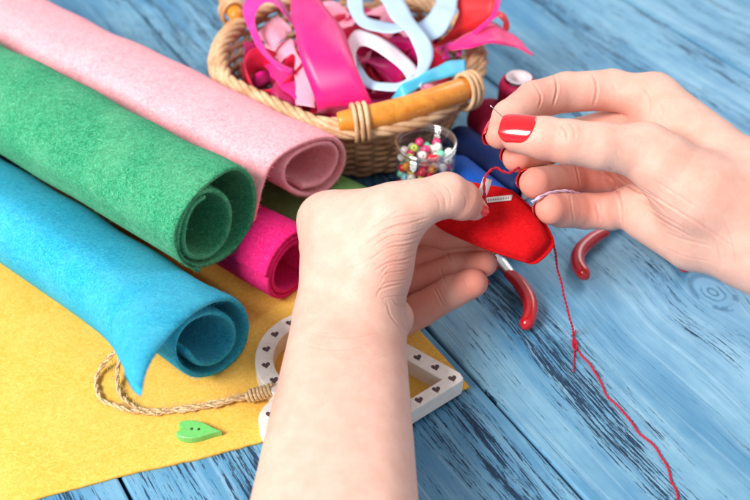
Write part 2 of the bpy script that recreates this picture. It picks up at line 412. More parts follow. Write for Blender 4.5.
felt_roll('hot pink felt roll tucked under the green roll', M_MAG, spiral_px(292, 266, 2.3, 2.0, 2.6, .26), (292, 266), .26, 40, .36)
felt_roll('moss green felt roll lying flattened under the pale pink roll', M_OLIVE, spiral_px(352, 226, 1.5, 1.15, 1.9, .25, 2.5), (352, 226), .25, 40, .34)
#@@REST

# ------------------------------------------------------------------ hands: smooth implicit flesh, meshed with surface nets
def smin(a, b, k):
    h = np.maximum(k - np.abs(a - b), 0) / k; return np.minimum(a, b) - h * h * k * .25
def cone(p, a, b, ra, rb):
    ab = b - a; t = np.clip(((p - a) @ ab) / (ab @ ab + 1e-9), 0, 1)
    return np.linalg.norm(p - (a + t[:, None] * ab), axis=1) - (ra + (rb - ra) * t)
def ellip(p, c, ax, r):
    q = (p - c) @ np.array(ax).T / np.array(r); l = np.linalg.norm(q, axis=1); g = np.linalg.norm(q / np.array(r), axis=1) + 1e-9
    return l * (l - 1) / g
def chain(p, pts, k=.16):
    d = None
    for (a, ra), (b, rb) in zip(pts[:-1], pts[1:]):
        e = cone(p, a, b, ra, rb); d = e if d is None else smin(d, e, k)
    return d
def surface_nets(f, lo, hi, h, coarse=5, band=None):
    lo = np.asarray(lo, float); n = (np.ceil((np.asarray(hi) - lo) / (h * coarse)).astype(int) + 1)
    gx = [lo[i] + (np.arange(n[i]) + .5) * h * coarse for i in range(3)]
    G = np.stack(np.meshgrid(*gx, indexing='ij'), -1).reshape(-1, 3)
    dc = f(G).reshape(n); near = np.abs(dc) < h * coarse * 1.35
    D = np.repeat(np.repeat(np.repeat(dc, coarse, 0), coarse, 1), coarse, 2)
    bi = np.argwhere(near); off = np.stack(np.meshgrid(*[np.arange(coarse)] * 3, indexing='ij'), -1).reshape(-1, 3)
    for s0 in range(0, len(bi), 4000):
        ii = (bi[s0:s0 + 4000, None] * coarse + off[None]).reshape(-1, 3)
        D[ii[:, 0], ii[:, 1], ii[:, 2]] = f(lo + (ii + .5) * h)
    ins = D < 0
    c = np.zeros(np.array(D.shape) - 1, int)
    for dx in (0, 1):
        for dy in (0, 1):
            for dz in (0, 1): c += ins[dx:D.shape[0] - 1 + dx, dy:D.shape[1] - 1 + dy, dz:D.shape[2] - 1 + dz]
    act = np.argwhere((c > 0) & (c < 8)); idx = -np.ones(c.shape, int); idx[tuple(act.T)] = np.arange(len(act))
    acc = np.zeros((len(act), 3)); cnt = np.zeros(len(act))
    cor = [np.array(q) for q in ((0,0,0),(1,0,0),(0,1,0),(1,1,0),(0,0,1),(1,0,1),(0,1,1),(1,1,1))]
    for a in range(8):
        for b in range(a + 1, 8):
            if np.abs(cor[a] - cor[b]).sum() != 1: continue
            va = D[tuple((act + cor[a]).T)]; vb = D[tuple((act + cor[b]).T)]; m = (va < 0) != (vb < 0)
            t = va / np.where(m, va - vb, 1.0)
            acc[m] += (cor[a] + (cor[b] - cor[a]) * t[:, None])[m]; cnt[m] += 1
    V = lo + (act + acc / cnt[:, None] + .5) * h
    Fc = []
    for ax in range(3):
        o1, o2 = [(1, 2), (2, 0), (0, 1)][ax]
        sl = [slice(1, -1)] * 3; sl[ax] = slice(0, -1); sl2 = list(sl); sl2[ax] = slice(1, None)
        A = ins[tuple(sl)]; B = ins[tuple(sl2)]; w = np.argwhere(A != B)
        st = A[tuple(w.T)]
        base = w + 1; base[:, ax] = w[:, ax]
        e1 = np.eye(3, dtype=int)[o1]; e2 = np.eye(3, dtype=int)[o2]
        q = np.stack([idx[tuple((base - e1 - e2).T)], idx[tuple((base - e2).T)], idx[tuple(base.T)], idx[tuple((base - e1).T)]], 1)
        q[~st] = q[~st][:, ::-1]; Fc.append(q[(q >= 0).all(1)])
    return V, np.vstack(Fc)
def grad(f, p, e=.02):
    g = np.stack([f(p + np.eye(3)[i] * e) - f(p - np.eye(3)[i] * e) for i in range(3)], 1); return norm(g)
def ray_hit(f, x, y, d0=38.0):
    d = norm(CR * (x - 375) / F + CU * (250 - y) / F + CF); p = CC + d * d0
    for _ in range(60):
        s = f(p[None])[0]
        if abs(s) < .004: return p
        p = p + d * s * .8
        if (p - CC) @ d > 75: return None
    return p


# ------------------------------------------------------------------ wicker basket
def wicker_mat(name, a, b):
    m, nt, bs = mat_new(name); k = NT(nt); v = k.objvec()
    c = k.mix(k.mapr(k.noise(v, .7, 4, .6), .32, .7), a, b)
    c = k.mix(k.mapr(k.noise(v, 5.0, 4, .7), .5, .75, 0, .5), c, lin(140, 92, 50))
    k.link(c, bs.inputs['Base Color']); bs.inputs['Roughness'].default_value = .48
    k.bump(k.noise(v, 11, 4, .7), .5, .05, bs); return m
M_WICK = wicker_mat('wicker', lin(206, 164, 128), lin(150, 106, 74))
M_CANE = wicker_mat('pale_cane', lin(230, 194, 154), lin(196, 148, 106))
def bent_wood():
    m, nt, bs = mat_new('bentwood'); k = NT(nt); v = k.objvec()
    c = k.mix(k.mapr(k.noise(v, 1.0, 4, .6, 1.0), .3, .7), lin(232, 154, 56), lin(212, 128, 38))
    c = k.mix(k.mapr(k.noise(v, 8.0, 3), .55, .75, 0, .4), c, lin(140, 74, 22))
    k.link(c, bs.inputs['Base Color']); bs.inputs['Roughness'].default_value = .32; bs.inputs['Coat Weight'].default_value = .3; k.bump(k.noise(v, 6, 3), .15, .03, bs); return m
M_BENT = bent_wood()
BZ = 4.7; BC = np.array([-1.65, 55.75, 0]); BR = 8.2; BB = 6.3
def dent(p):                                     # the soft wicker gives way where the pink roll leans on it
    p = np.array(p, float); q = (p - 0) @ RN; m = np.maximum(0, 35.7 - q) * np.clip((p[..., 2] - .5) / 1.5, 0, 1); return p + RN * (m * .92)[..., None]
def ring_pts(R, z, n, off=0.0):
    a = np.linspace(0, 2 * math.pi, n, endpoint=False) + off
    return np.stack([BC[0] + R * np.cos(a), BC[1] + R * np.sin(a), np.broadcast_to(z, (n,))], 1)
basket = thing('wicker_basket', 'round wicker basket with bentwood handles, heaped with satin ribbons', 'basket', BC + [0, 0, .16])
parts = []; NS = 44; rows = 15
for r in range(rows):
    z = .35 + (BZ - .5) * (r + .5) / rows; Rr = BB + (BR - BB - .25) * (z / BZ) ** 1.1; n = NS * 5
    a = np.arange(n) / n * 2 * math.pi
    Rv = Rr + .13 * np.cos(a * NS / 2 + (math.pi if r % 2 else 0)) + rng.normal(0, .012, n); zz = z + .03 * np.sin(a * 3 + r) + rng.normal(0, .008, n)
    q = np.stack([BC[0] + Rv * np.cos(a), BC[1] + Rv * np.sin(a), zz], 1); parts.append(tube(dent(q), .155 + .02 * rng.random(), 6, True))
obj('woven_wall', *cat(parts), M_WICK, basket)
parts = []
for k_ in range(NS):
    a = (k_ + .5) / NS * 2 * math.pi; q = np.array([[BC[0] + R_ * math.cos(a), BC[1] + R_ * math.sin(a), z] for R_, z in ((BB - .1, .25), (BB + (BR - BB) * .5 - .1, BZ * .5), (BR - .25, BZ))])
    parts.append(tube(dent(spline(q, 8)), .13, 6))
obj('stakes', *cat(parts), M_WICK, basket)
V, Q = lathe([(0.01, .18), (BB - .1, .18), (BB - .1, .34), (0.01, .34)], BC, [0, 0, 1], 48); obj('base', V, Q, M_WICK, basket)
parts = []
for j, (R_, z_) in enumerate(((BR - .05, BZ + .12), (BR - .42, BZ + .30))):
    q = dent(ring_pts(R_, z_, 520)); parts += strands(q, .27, .19, 5, 9 + 2 * j, 8, True, j)
obj('braided_rim', *cat(parts), M_CANE, basket)
def bent_handle(path, r, wraps):
    q = spline(np.array(path), 60); t = np.linspace(0, 1, 60)
    h = obj('handle', *tube(q, r * (1 - .25 * np.abs(2 * t - 1) ** 6), 14), M_BENT, basket)
    for w in wraps:
        i = int(w * 59); c = q[i]; tg = norm(q[min(i + 2, 59)] - q[max(i - 2, 0)]); u = norm(np.cross(tg, [0, 0, 1.])); v = np.cross(u, tg); P_ = []
        for j in range(3):
            a = np.linspace(0, 2 * math.pi, 26, endpoint=False)
            ce = c + tg * (j - 1) * .33 - v * .22
            P_.append(tube(ce + (u * np.cos(a)[:, None] * (r + .16 + .04 * (j % 2)) + v * np.sin(a)[:, None] * (r + .38)), .135, 7, True))
        V, Q = cat(P_); b = obj('binding', V, Q, M_CANE, None, origin=np.array(basket.location) / S); b.parent = h; b.location = (0, 0, 0)
bent_handle([at(338, 122, 5.4), at(370, 117, 5.5), at(406, 108, 5.6), at(446, 95, 5.6), at(478, 84, 5.4)], .72, (.14, .93))
bent_handle([at(238, 18, 5.4), at(228, 0, 5.6), at(222, -18, 5.8), at(225, -45, 5.6), at(238, -70, 5.4)], .60, (.10, .9))

# ------------------------------------------------------------------ ribbons
def ribbon(label, A, B, mat, name='satin_ribbon', group=None, n=44, m=6, crown=.04):
    A = spline(np.array([at(*p) for p in A]), n); B = spline(np.array([at(*p) for p in B]), n)
    V = []; Fc = []; ph = rng.uniform(0, 6, 3)
    A = A + (.04 * np.sin(np.arange(n)[:, None] * .47 + ph)); B = B + (.04 * np.sin(np.arange(n)[:, None] * .39 + ph * 1.7))
    for i in range(n):
        for j in range(m):
            t = j / (m - 1); V.append(A[i] * (1 - t) + B[i] * t + np.array([0, 0, crown * 4 * t * (1 - t)]) * (1 + .5 * math.sin(i * .35)))
    for i in range(n - 1):
        for j in range(m - 1): Fc.append((i * m + j, i * m + j + 1, (i + 1) * m + j + 1, (i + 1) * m + j))
    o = obj(name, V, Fc, mat); solidify(o, .022, 0); tag(o, label, 'ribbon', group); return o
def cz(L, ox, oy, s, zs):
    zs = np.interp(np.linspace(0, 1, len(L)), np.linspace(0, 1, len(zs)), zs); return [(ox + x / s, oy + y / s, z) for (x, y), z in zip(L, zs)]
C5 = (220, 0, 4.167); C6 = (380, 0, 4.167); C2 = (200, 0, 2.143)
MS = {n: satin_mat('satin_' + n, lin(*c)) for n, c in dict(hot=(244, 20, 118), magenta=(226, 40, 150), pale=(246, 156, 180), crimson=(206, 8, 62), red=(240, 26, 36), ice=(176, 200, 230), blush=(246, 218, 230), cyan=(64, 178, 216), fuchsia=(226, 20, 130), plum=(170, 8, 80)).items()}
def rb(label, A, B, crop, zs, mat, zb=None, **k): ribbon(label, cz(A, *crop, zs), cz(B, *crop, zb or zs), MS[mat], **k)
for i in range(30):                              # the tangle that fills the basket
    a0 = rng.uniform(0, 2 * math.pi); R0 = rng.uniform(1.0, 5.6); c0 = BC + [R0 * math.cos(a0), R0 * math.sin(a0) + .4, 0]; z0 = 2.9 + 1.9 * (i / 30)
    th = np.linspace(0, rng.uniform(3.5, 6.5), 16) + rng.uniform(0, 6); rr = rng.uniform(1.4, 2.6)
    p = np.stack([c0[0] + rr * np.cos(th), c0[1] + rr * .8 * np.sin(th), z0 + .7 * np.sin(th * 1.7 + i)], 1)
    off = np.stack([.15 * np.cos(th), .15 * np.sin(th), np.full(16, .75)], 1) if i % 2 else np.stack([.8 * np.cos(th), .8 * np.sin(th), .3 * np.sin(th * 3)], 1)
    A = spline(p - off, 44); B = spline(p + off, 44)
    V = np.stack([A, A * .66 + B * .34, A * .33 + B * .67, B], 1)
    d = V - BC; rad = np.linalg.norm(d[..., :2], axis=2, keepdims=True); V[..., :2] = (BC + d * np.minimum(1, 6.6 / np.maximum(rad, .1)))[..., :2]
    V[..., 2] = np.clip(V[..., 2], .6, 6.2)
    V = V.reshape(-1, 3); Fc = [(q * 4 + j, q * 4 + j + 1, q * 4 + j + 5, q * 4 + j + 4) for q in range(43) for j in range(3)]
    cname = ('crimson', 'fuchsia', 'plum', 'pale', 'crimson')[i % 5]
    o = obj('satin_ribbon', V, Fc, MS[cname]); solidify(o, .04, 0)
    tag(o, {'crimson': 'crimson satin ribbon coiled deep in the tangle inside the basket', 'fuchsia': 'fuchsia satin ribbon coiled deep in the tangle inside the basket', 'plum': 'plum satin ribbon coiled deep in the tangle inside the basket', 'pale': 'pale pink satin ribbon coiled deep in the tangle inside the basket'}[cname], 'ribbon', cname + ' ribbons at the bottom of the basket')
rb('pale pink ribbon end folded inside the magenta loop', [(150, 148), (190, 98), (240, 62)], [(215, 200), (262, 162), (302, 126)], C5, (6.0, 6.3, 5.9), 'pale')
rb('pale pink ribbon curl lying below the magenta loop by the rim', [(225, 225), (250, 190), (300, 160), (312, 250), (312, 340), (318, 440)], [(250, 262), (280, 230), (310, 225), (350, 280), (385, 360), (400, 450)], C5, (5.3, 5.8, 6.0, 5.9, 5.5, 5.0), 'pale')
rb('deep fuchsia ribbon tucked against the rim at the left front of the basket', [(180, 262), (225, 330), (285, 392), (345, 436)], [(245, 240), (285, 290), (325, 345), (370, 410)], C5, (4.9, 5.2, 5.2, 5.0), 'fuchsia')
rb('long magenta ribbon loop curving along the left side of the basket', [(290, 60), (250, -10), (190, -40), (120, -30), (96, 40), (125, 140), (180, 225), (240, 288), (305, 306)], [(310, 110), (270, 60), (215, 10), (170, 20), (148, 80), (158, 140), (200, 214), (250, 264), (305, 286)], C5, (6.9, 7.4, 7.7, 7.6, 7.2, 6.7, 6.4, 6.2, 6.0), 'magenta')
rb('broad red ribbon turning down at the right of the basket', [(300, -30), (325, 60), (275, 150), (200, 205)], [(500, -30), (468, 62), (412, 122), (300, 188)], C6, (7.4, 7.0, 6.3, 5.3), 'red')
rb('narrow fuchsia ribbon edging the broad red ribbon', [(488, -40), (480, 20), (452, 72), (396, 124), (300, 172), (228, 196)], [(512, -40), (502, 20), (474, 78), (412, 134), (310, 188), (240, 210)], C6, (7.8, 7.5, 7.2, 6.7, 6.1, 5.7), 'fuchsia')
rb('red ribbon loop hanging outside the basket at the back', [(440, 40), (490, 44), (532, 72), (538, 126)], [(452, 76), (492, 72), (514, 94), (514, 132)], C6, (6.6, 6.8, 6.5, 5.8), 'red')
rb('pointed hot pink ribbon tail hanging over the rim at right', [(280, 195), (380, 130), (470, 92), (550, 142), (636, 218)], [(300, 215), (410, 190), (500, 182), (565, 200), (640, 230)], C6, (6.2, 6.6, 6.4, 5.8, 5.2), 'hot')
rb('ice blue ribbon loop at the back of the basket, narrowest of the three', [(312, -40), (322, 30), (356, 62), (410, 70), (455, 60)], [(345, -40), (352, 22), (380, 44), (420, 48), (445, 34)], C2, (7.8, 7.4, 7.0, 7.2, 7.6), 'ice')
rb('ice blue ribbon strip sweeping down from the left beneath the red ribbon', [(560, -40), (545, 35), (512, 78), (478, 98)], [(512, -40), (500, 18), (475, 42), (452, 58)], C2, (7.6, 7.5, 7.1, 6.8), 'ice')
rb('blush white ribbon looped beneath the ice blue strips', [(322, 140), (316, 95), (338, 62), (398, 86), (455, 132), (478, 172)], [(334, 150), (336, 112), (352, 98), (392, 118), (432, 152), (452, 184)], C2, (6.3, 6.6, 6.9, 6.8, 6.4, 6.0), 'blush')
rb('ice blue underside of a curled ribbon dipping towards the cyan ribbon', [(322, 120), (330, 162), (372, 193), (428, 192), (470, 168)], [(338, 118), (348, 148), (378, 174), (420, 178), (452, 160)], C2, (5.9, 5.9, 6.0, 6.1, 6.3), 'ice')
rb('long ice blue ribbon strip crossing the middle of the heap', [(362, -40), (405, 30), (450, 84), (468, 130), (450, 184)], [(415, -40), (452, 28), (486, 76), (499, 122), (474, 188)], C2, (7.9, 7.9, 7.6, 7.0, 6.2), 'ice')
rb('wide hot pink ribbon draped over the front rim of the basket', [(288, -60), (298, 60), (322, 180), (355, 300), (402, 440), (412, 490)], [(390, -80), (440, 30), (522, 142), (578, 310), (640, 440), (655, 500)], C5, (8.4, 8.5, 8.0, 7.0, 5.4, 3.8), 'hot', crown=.18)
rb('little magenta ribbon curl standing by the right rim', [(262, 246), (266, 202), (300, 178), (338, 190), (338, 236)], [(290, 250), (288, 216), (305, 200), (318, 207), (316, 238)], C6, (5.6, 6.0, 6.3, 6.1, 5.7), 'magenta')
rb('cyan blue ribbon lying along the front bentwood handle', [(48, 405), (88, 356), (180, 306), (270, 260), (352, 244)], [(86, 442), (112, 400), (190, 352), (282, 322), (356, 314)], C6, (5.6, 6.5, 6.6, 6.4, 6.1), 'cyan', zb=(5.4, 6.1, 6.2, 6.1, 5.8))

# ------------------------------------------------------------------ bead jar, beads
M_NAVYF = felt_mat('navy_felt', lin(18, 40, 92), lin(10, 24, 64), lin(40, 66, 124))
def flat_scrap(pix, T, mat, label):
    e = np.array([at(*p) for p in pix]); n = len(e); V = np.vstack([e + [0, 0, .004], e + [0, 0, T]])
    o = obj('felt_scrap', V, [tuple(range(n - 1, -1, -1)), tuple(range(n, 2 * n))] + [(i, (i + 1) % n, n + (i + 1) % n, n + i) for i in range(n)], mat, smooth=False)
    bevel(o, .05, 2); tag(o, label, 'felt scrap')
flat_scrap([(404, 232), (384, 205), (388, 182), (440, 165), (486, 176), (492, 232)], .15, M_NAVYF, 'navy felt scrap lying under the clear bead jar')
def clear_mat():
    m, nt, bs = mat_new('clear_plastic'); k = NT(nt)
    tr = k.n('ShaderNodeBsdfTransparent'); tr.inputs[0].default_value = (.985, .99, .99, 1)
    gl = k.n('ShaderNodeBsdfGlossy'); gl.inputs['Roughness'].default_value = .06
    lw = k.n('ShaderNodeLayerWeight'); lw.inputs[0].default_value = .42
    f = k.mapr(lw.outputs['Facing'], .15, 1.0, .02, .42)
    mx = k.n('ShaderNodeMixShader'); k.link(f, mx.inputs[0]); k.link(tr.outputs[0], mx.inputs[1]); k.link(gl.outputs[0], mx.inputs[2])
    k.link(mx.outputs[0], nt.nodes['Material Output'].inputs['Surface']); return m
JZ = .155; JH = 4.5; JR = 1.68
jc = at(426, 141, JH + JZ); jc[2] = JZ
jar = thing('clear_jar', 'clear open jar full of mixed glossy beads in front of the basket', 'jar', jc)
M_CLEAR = clear_mat()
V, Q = lathe([(.01, 0), (JR - .12, 0), (JR - .02, .08), (JR, .25), (JR, JH - .25), (JR - .09, JH - .25), (JR - .09, .3), (JR - .14, .16), (.01, .15)], jc, [0, 0, 1], 64); obj('glass_wall', V, Q, M_CLEAR, jar)
a = np.linspace(0, 2 * math.pi, 64, endpoint=False)
parts = [tube(jc + np.stack([(JR - .03) * np.cos(a), (JR - .03) * np.sin(a), 0 * a + z], 1), r, 8, True) for z, r in ((JH - .06, .10), (JH - .42, .06))]
M_RIM = clear_mat(); M_RIM.name = 'clear_rim'
for nd_ in M_RIM.node_tree.nodes:
    if nd_.type == 'MAP_RANGE': nd_.inputs[3].default_value = .30; nd_.inputs[4].default_value = .85
V, Q = lathe([(JR - .09, JH - .28), (JR - .02, JH - .28), (JR - .01, JH - .06), (JR - .07, JH - .06)], jc, [0, 0, 1], 64); parts.append((V, Q))
obj('rim', *cat(parts), M_RIM, jar)
BEADS = dict(white=(244, 240, 232), red=(222, 28, 44), pink=(236, 60, 120), mint=(120, 214, 180), yellow=(244, 214, 70), black=(22, 24, 36), aqua=(150, 208, 230), orange=(240, 150, 40), lime=(196, 220, 90))
bm_ = {c: gloss_mat('bead_' + c, lin(*v), .18, .5, bump=0, noise_amp=.03) for c, v in BEADS.items()}
bp = []; br = .252
tries = 0
while len(bp) < 240 and tries < 5000:              # drop each bead into the lowest free seat of a few tries
    tries += 1; best = None
    for _ in range(24):
        a = rng.uniform(0, 2 * math.pi); R_ = (JR - .09 - br) * math.sqrt(rng.uniform(0, 1)); R_ = R_ if rng.random() > .45 else (JR - .10 - br)
        x, y = R_ * math.cos(a), R_ * math.sin(a); z = .15 + br
        for q in bp:
            dd = (q[0] - x) ** 2 + (q[1] - y) ** 2
            if dd < (2 * br) ** 2: z = max(z, q[2] + math.sqrt((2 * br) ** 2 - dd))
        if best is None or z < best[2]: best = (x, y, z)
    if best[2] > 3.75: break
    bp.append(best)
protos = {}
names = list(BEADS); wts = np.array([.28, .17, .15, .16, .08, .04, .08, .04, .03]); wts /= wts.sum()
for p in bp:
    c = names[rng.choice(len(names), p=wts)]; w = jc + np.array(p)
    if c not in protos:
        V, Q = lathe([(.06, -.225)] + [(br * math.cos(t), br * math.sin(t)) for t in np.linspace(-1.15, 1.15, 11)] + [(.06, .225), (.05, .1)], w, [0, 0, 1], 18)
        o = obj('bead', V, Q, bm_[c], None, origin=w); protos[c] = o
    else:
        o = protos[c].copy(); COL.objects.link(o); o.location = Vector(w) * S
    o.rotation_euler = tuple(rng.uniform(0, 6.28, 3))
    tag(o, 'round glossy %s bead among the mixed beads in the clear jar' % c, 'bead', '%s beads in the clear jar' % c)

# ------------------------------------------------------------------ thread spools
def thread_mat(name, base, dark):
    m, nt, bs = mat_new(name); k = NT(nt); tc = k.n('ShaderNodeTexCoord')
    v = k.objvec(); wv = k.n('ShaderNodeTexNoise'); 
    n = k.noise(v, 14, 3, .6); c = k.mix(k.mapr(n, .35, .7), base, dark); k.link(c, bs.inputs['Base Color'])
    bs.inputs['Roughness'].default_value = .62; bs.inputs['Specular IOR Level'].default_value = .25; k.bump(n, .4, .03, bs); return m
M_CARD = gloss_mat('white_card_tube', lin(224, 204, 210), .6)
def spool(label, p0, p1, r, tm, core_r, name='thread_spool'):
    p0 = np.array(p0, float); p1 = np.array(p1, float); L = np.linalg.norm(p1 - p0); ax = norm(p1 - p0)
    root = thing(name, label, 'thread spool', (p0 + p1) / 2 - [0, 0, r if abs(ax[2]) < .5 else L / 2])
    prof = [(core_r + .02, .22), (r * .72, .16), (r * .9, .28), (r * .98, .5)] + [(r * (1 + (.012 if i % 2 else -.006)), z) for i, z in enumerate(np.linspace(.6, L - .6, int(L / .075)))] + [(r * .98, L - .5), (r * .9, L - .28), (r * .72, L - .16), (core_r + .02, L - .22)]
    obj('thread_winding', *lathe(prof, p0, ax, 40), tm, root)
    obj('card_tube', *lathe([(core_r, L), (core_r + .06, L + .01), (core_r, 0.0), (core_r - .28, 0.0), (core_r - .28, L), (core_r, L)][2:] , p0, ax, 32), M_CARD, root)
    return root
M_CRIM = thread_mat('crimson_thread', lin(192, 34, 84), lin(150, 16, 58)); M_ROY = thread_mat('royal_blue_thread', lin(6, 78, 170), lin(2, 50, 128)); M_NAV = thread_mat('navy_thread', lin(6, 32, 88), lin(2, 18, 58))
b0 = at(519, 77, 4.3); b0[2] = 0.0
spool('upright crimson thread spool with white card core', b0, b0 + [0, 0, 4.3], 1.16, M_CRIM, .80)
spool('crimson thread spool lying behind the navy spool', at(482, 112, 1.35), at(522, 160, 1.35), 1.33, M_CRIM, .5)
spool('navy blue thread spool lying between the royal blue and crimson spools', at(452, 138, 1.2), at(528, 192, 1.2), 1.12, M_NAV, .5)
spool('royal blue thread spool lying beside the bead jar', at(447, 170, 1.45), at(523, 232, 1.45), 1.30, M_ROY, .5)

# ------------------------------------------------------------------ pliers
M_GRIP = gloss_mat('red_dipped_grip', lin(196, 22, 34), .26, .45, noise_amp=.06, bump=.06, scale=2)
M_STEEL = metal_mat('polished_steel', (.72, .72, .74, 1), .26)
def pliers(label, piv, ha, hb, jaw, zp=.62):
    c = at(piv[0], piv[1], zp); root = thing('pliers', label, 'pliers', [c[0], c[1], 0])
    for k_, h in enumerate((ha, hb)):
        q = spline(np.array([at(x, y, z) for x, y, z in h]), 40); t = np.linspace(0, 1, 40)
        r = .40 * (.78 + .22 * np.minimum(1, t * 4)) * (1 + .10 * np.sin(t * 3.0)); r[-4:] *= [.97, .88, .7, .4]
        obj('handle', *tube(q, r, 14, sq=.9), M_GRIP, root)
        d0 = norm(q[1] - q[0])
        arm = spline(np.array([c + [0, 0, .12 * (1 if k_ else -1)], (c + q[0]) / 2 + [0, 0, .05], q[0] + d0 * .5]), 14)
        obj('shank', *tube(arm, np.linspace(.42, .27, 14), 12), M_STEEL, root)
        j = at(jaw[0], jaw[1], zp); jd = norm(j - c); sd = np.cross(jd, [0, 0, 1.]) * (1 if k_ else -1)
        jq = spline(np.array([c, c + (j - c) * .35 + sd * .22, j + sd * .10]), 18)
        obj('jaw', *tube(jq, np.linspace(.40, .12, 18), 10), M_STEEL, root)
    V, Q = lathe([(.01, .46), (.30, .46), (.36, .40), (.40, .30), (.52, .26), (.52, -.40), (.01, -.40)], c, [0, 0, 1], 28); obj('pivot', V, Q, M_STEEL, root)
pliers('red handled pliers on the boards, head hidden beneath the stuffed red heart', (494, 254), [(508, 273, .6), (519, 283, .62), (529, 299, .62), (530, 315, .6), (524, 328, .55)], [(484, 266, .6), (466, 272, .62), (446, 282, .62), (430, 296, .6), (424, 312, .55)], (470, 212))
pliers('red handled pliers on the boards, mostly hidden beneath the needle hand', (630, 200), [(606, 232, .6), (594, 238, .62), (580, 251, .62), (578, 264, .6), (587, 278, .55)], [(648, 226, .6), (664, 234, .62), (679, 246, .62), (686, 258, .6), (684, 270, .55)], (640, 150))

# ------------------------------------------------------------------ stuffed red felt heart
M_RED = felt_mat('red_felt', lin(214, 8, 20), lin(188, 2, 12), lin(236, 40, 44))
hc = P(497, 224, 50.3); hn = norm(-CF * .9 + CU * .38 - CR * .10); h1 = norm(CR - hn * (CR @ hn)); h2 = np.cross(hn, h1)
def on_heart(x, y):
    d = CR * (x - 375) / F + CU * (250 - y) / F + CF; t = ((hc - CC) @ hn) / (d @ hn); q = CC + d * t - hc; return np.array([q @ h1, q @ h2])
hp = spline(np.array([on_heart(*p) for p in ((438, 219), (448, 230), (476, 243), (502, 253), (526, 260.5), (534, 262), (541, 258), (550, 249), (553, 242), (550, 233), (545, 224), (536, 213), (526, 203), (515, 194), (508, 190), (490, 187), (470, 184), (455, 186), (443, 202))]), 90, True)
def poly_sd(q, pl):
    a = pl; b = np.roll(pl, -1, 0); d2 = np.full(len(q), 1e9); ins = np.zeros(len(q), bool)
    for i in range(len(a)):
        e = b[i] - a[i]; w = q - a[i]; t = np.clip(w @ e / (e @ e), 0, 1); d2 = np.minimum(d2, ((w - t[:, None] * e) ** 2).sum(1))
        c1 = (a[i, 1] > q[:, 1]) != (b[i, 1] > q[:, 1]); xi = a[i, 0] + (q[:, 1] - a[i, 1]) / (e[1] if abs(e[1]) > 1e-9 else 1e-9) * e[0]; ins ^= c1 & (q[:, 0] < xi)
    return np.where(ins, -1, 1) * np.sqrt(d2)
def f_heart(p):
    q = p - hc; w = q @ hn; q2 = np.stack([q @ h1, q @ h2], 1); s = -np.where(w > .0, poly_sd(q2 + [.24, -.02], hp), poly_sd(q2, hp))
    x = np.clip(s / 1.5, 0, 1); t = .13 + .80 * np.sqrt(np.maximum(0, 1 - (1 - x) ** 2.4))
    side = np.where(w > 0, s + .02, s + .05)
    body = np.maximum(np.abs(w) - t, -side) - .03
    groove = np.maximum(np.abs(w) - .022, s - .13)
    return np.maximum(body, -groove) * .8
lo_ = hc - 4.2; V, Q = surface_nets(f_heart, lo_, hc + 4.2, .06)
V = V - grad(f_heart, V, .03) * f_heart(V)[:, None] * .6
heart = thing('felt_heart', 'stuffed red felt heart being stitched between the two hands', 'felt heart', hc)
obj('heart_body', V, Q, M_RED, heart)
M_TAPE = gloss_mat('white_cotton_tape', lin(238, 232, 228), .8, noise_amp=.06, bump=.3); M_INK = gloss_mat('grey_ink', lin(120, 110, 116), .8)
def patch_on(f, quad, nu, nv, lift):
    TL, TR, BR, BL = [np.array(q, float) for q in quad]; V = []
    for i in range(nv):
        for j in range(nu):
            s_, t_ = j / (nu - 1), i / (nv - 1); p = (TL * (1 - s_) + TR * s_) * (1 - t_) + (BL * (1 - s_) + BR * s_) * t_
            V.append(ray_hit(f, p[0], p[1]) + hn * lift)
    return V, [(i * nu + j, (i + 1) * nu + j, (i + 1) * nu + j + 1, i * nu + j + 1) for i in range(nv - 1) for j in range(nu - 1)]
tq = [(485.4, 198), (512.7, 195), (511.3, 200.5), (485.4, 203.2)]
tp = obj('printed_tape', *patch_on(f_heart, tq, 14, 4, .03), M_TAPE, heart); solidify(tp, .03, 0)
gl = []
r2 = np.random.default_rng(3)
for i in range(9):                                        # the small illegible print along the tape
    x = 488.0 + i * 2.45; y = 200.8 - (x - 486) * .105
    for k_ in range(2):
        dx = k_ * .9; hgt = 1.25 if r2.random() > .4 else .8
        gl.append(patch_on(f_heart, [(x + dx, y - hgt), (x + dx + .42, y - hgt), (x + dx + .42, y + .9), (x + dx, y + .9)], 2, 2, .052))
    gl.append(patch_on(f_heart, [(x, y - .2), (x + 1.2, y - .3), (x + 1.2, y + .15), (x, y + .25)], 2, 2, .053))
V, Q = cat(gl); ink = obj('print', V, Q, M_INK, None, origin=np.array(heart.location) / S); ink.parent = tp; ink.location = (0, 0, 0)
dk = 49.2
q4 = [P(483.5, 177, 49.0), P(492, 180, 49.3), P(486, 197, 48.95), P(477, 194, 48.8)]
tv = []
for i in range(8):
    t = i / 7
    for j in range(4):
        s_ = j / 3; p = (q4[0] * (1 - s_) + q4[1] * s_) * (1 - t) + (q4[3] * (1 - s_) + q4[2] * s_) * t; tv.append(p - CF * .12 * math.sin(t * 3.1) )
tt = obj('tape_tab', tv, [(i * 4 + j, (i + 1) * 4 + j, (i + 1) * 4 + j + 1, i * 4 + j + 1) for i in range(7) for j in range(3)], M_TAPE, heart); solidify(tt, .04, 0)
M_CORD = gloss_mat('crimson_cotton_thread', lin(206, 22, 60), .7, noise_amp=.2, bump=.4, scale=20)
def cord(name, label, pts, r, mat, k=2, turns=2.2, seg=6, n=160, catg='thread'):
    q = spline(np.array(pts), n); L = np.linalg.norm(np.diff(q, axis=0), axis=1).sum()
    V, Q = cat(strands(q, r * .55, r * .62, k, L * turns, seg)); o = obj(name, V, Q, mat); tag(o, label, catg); return o
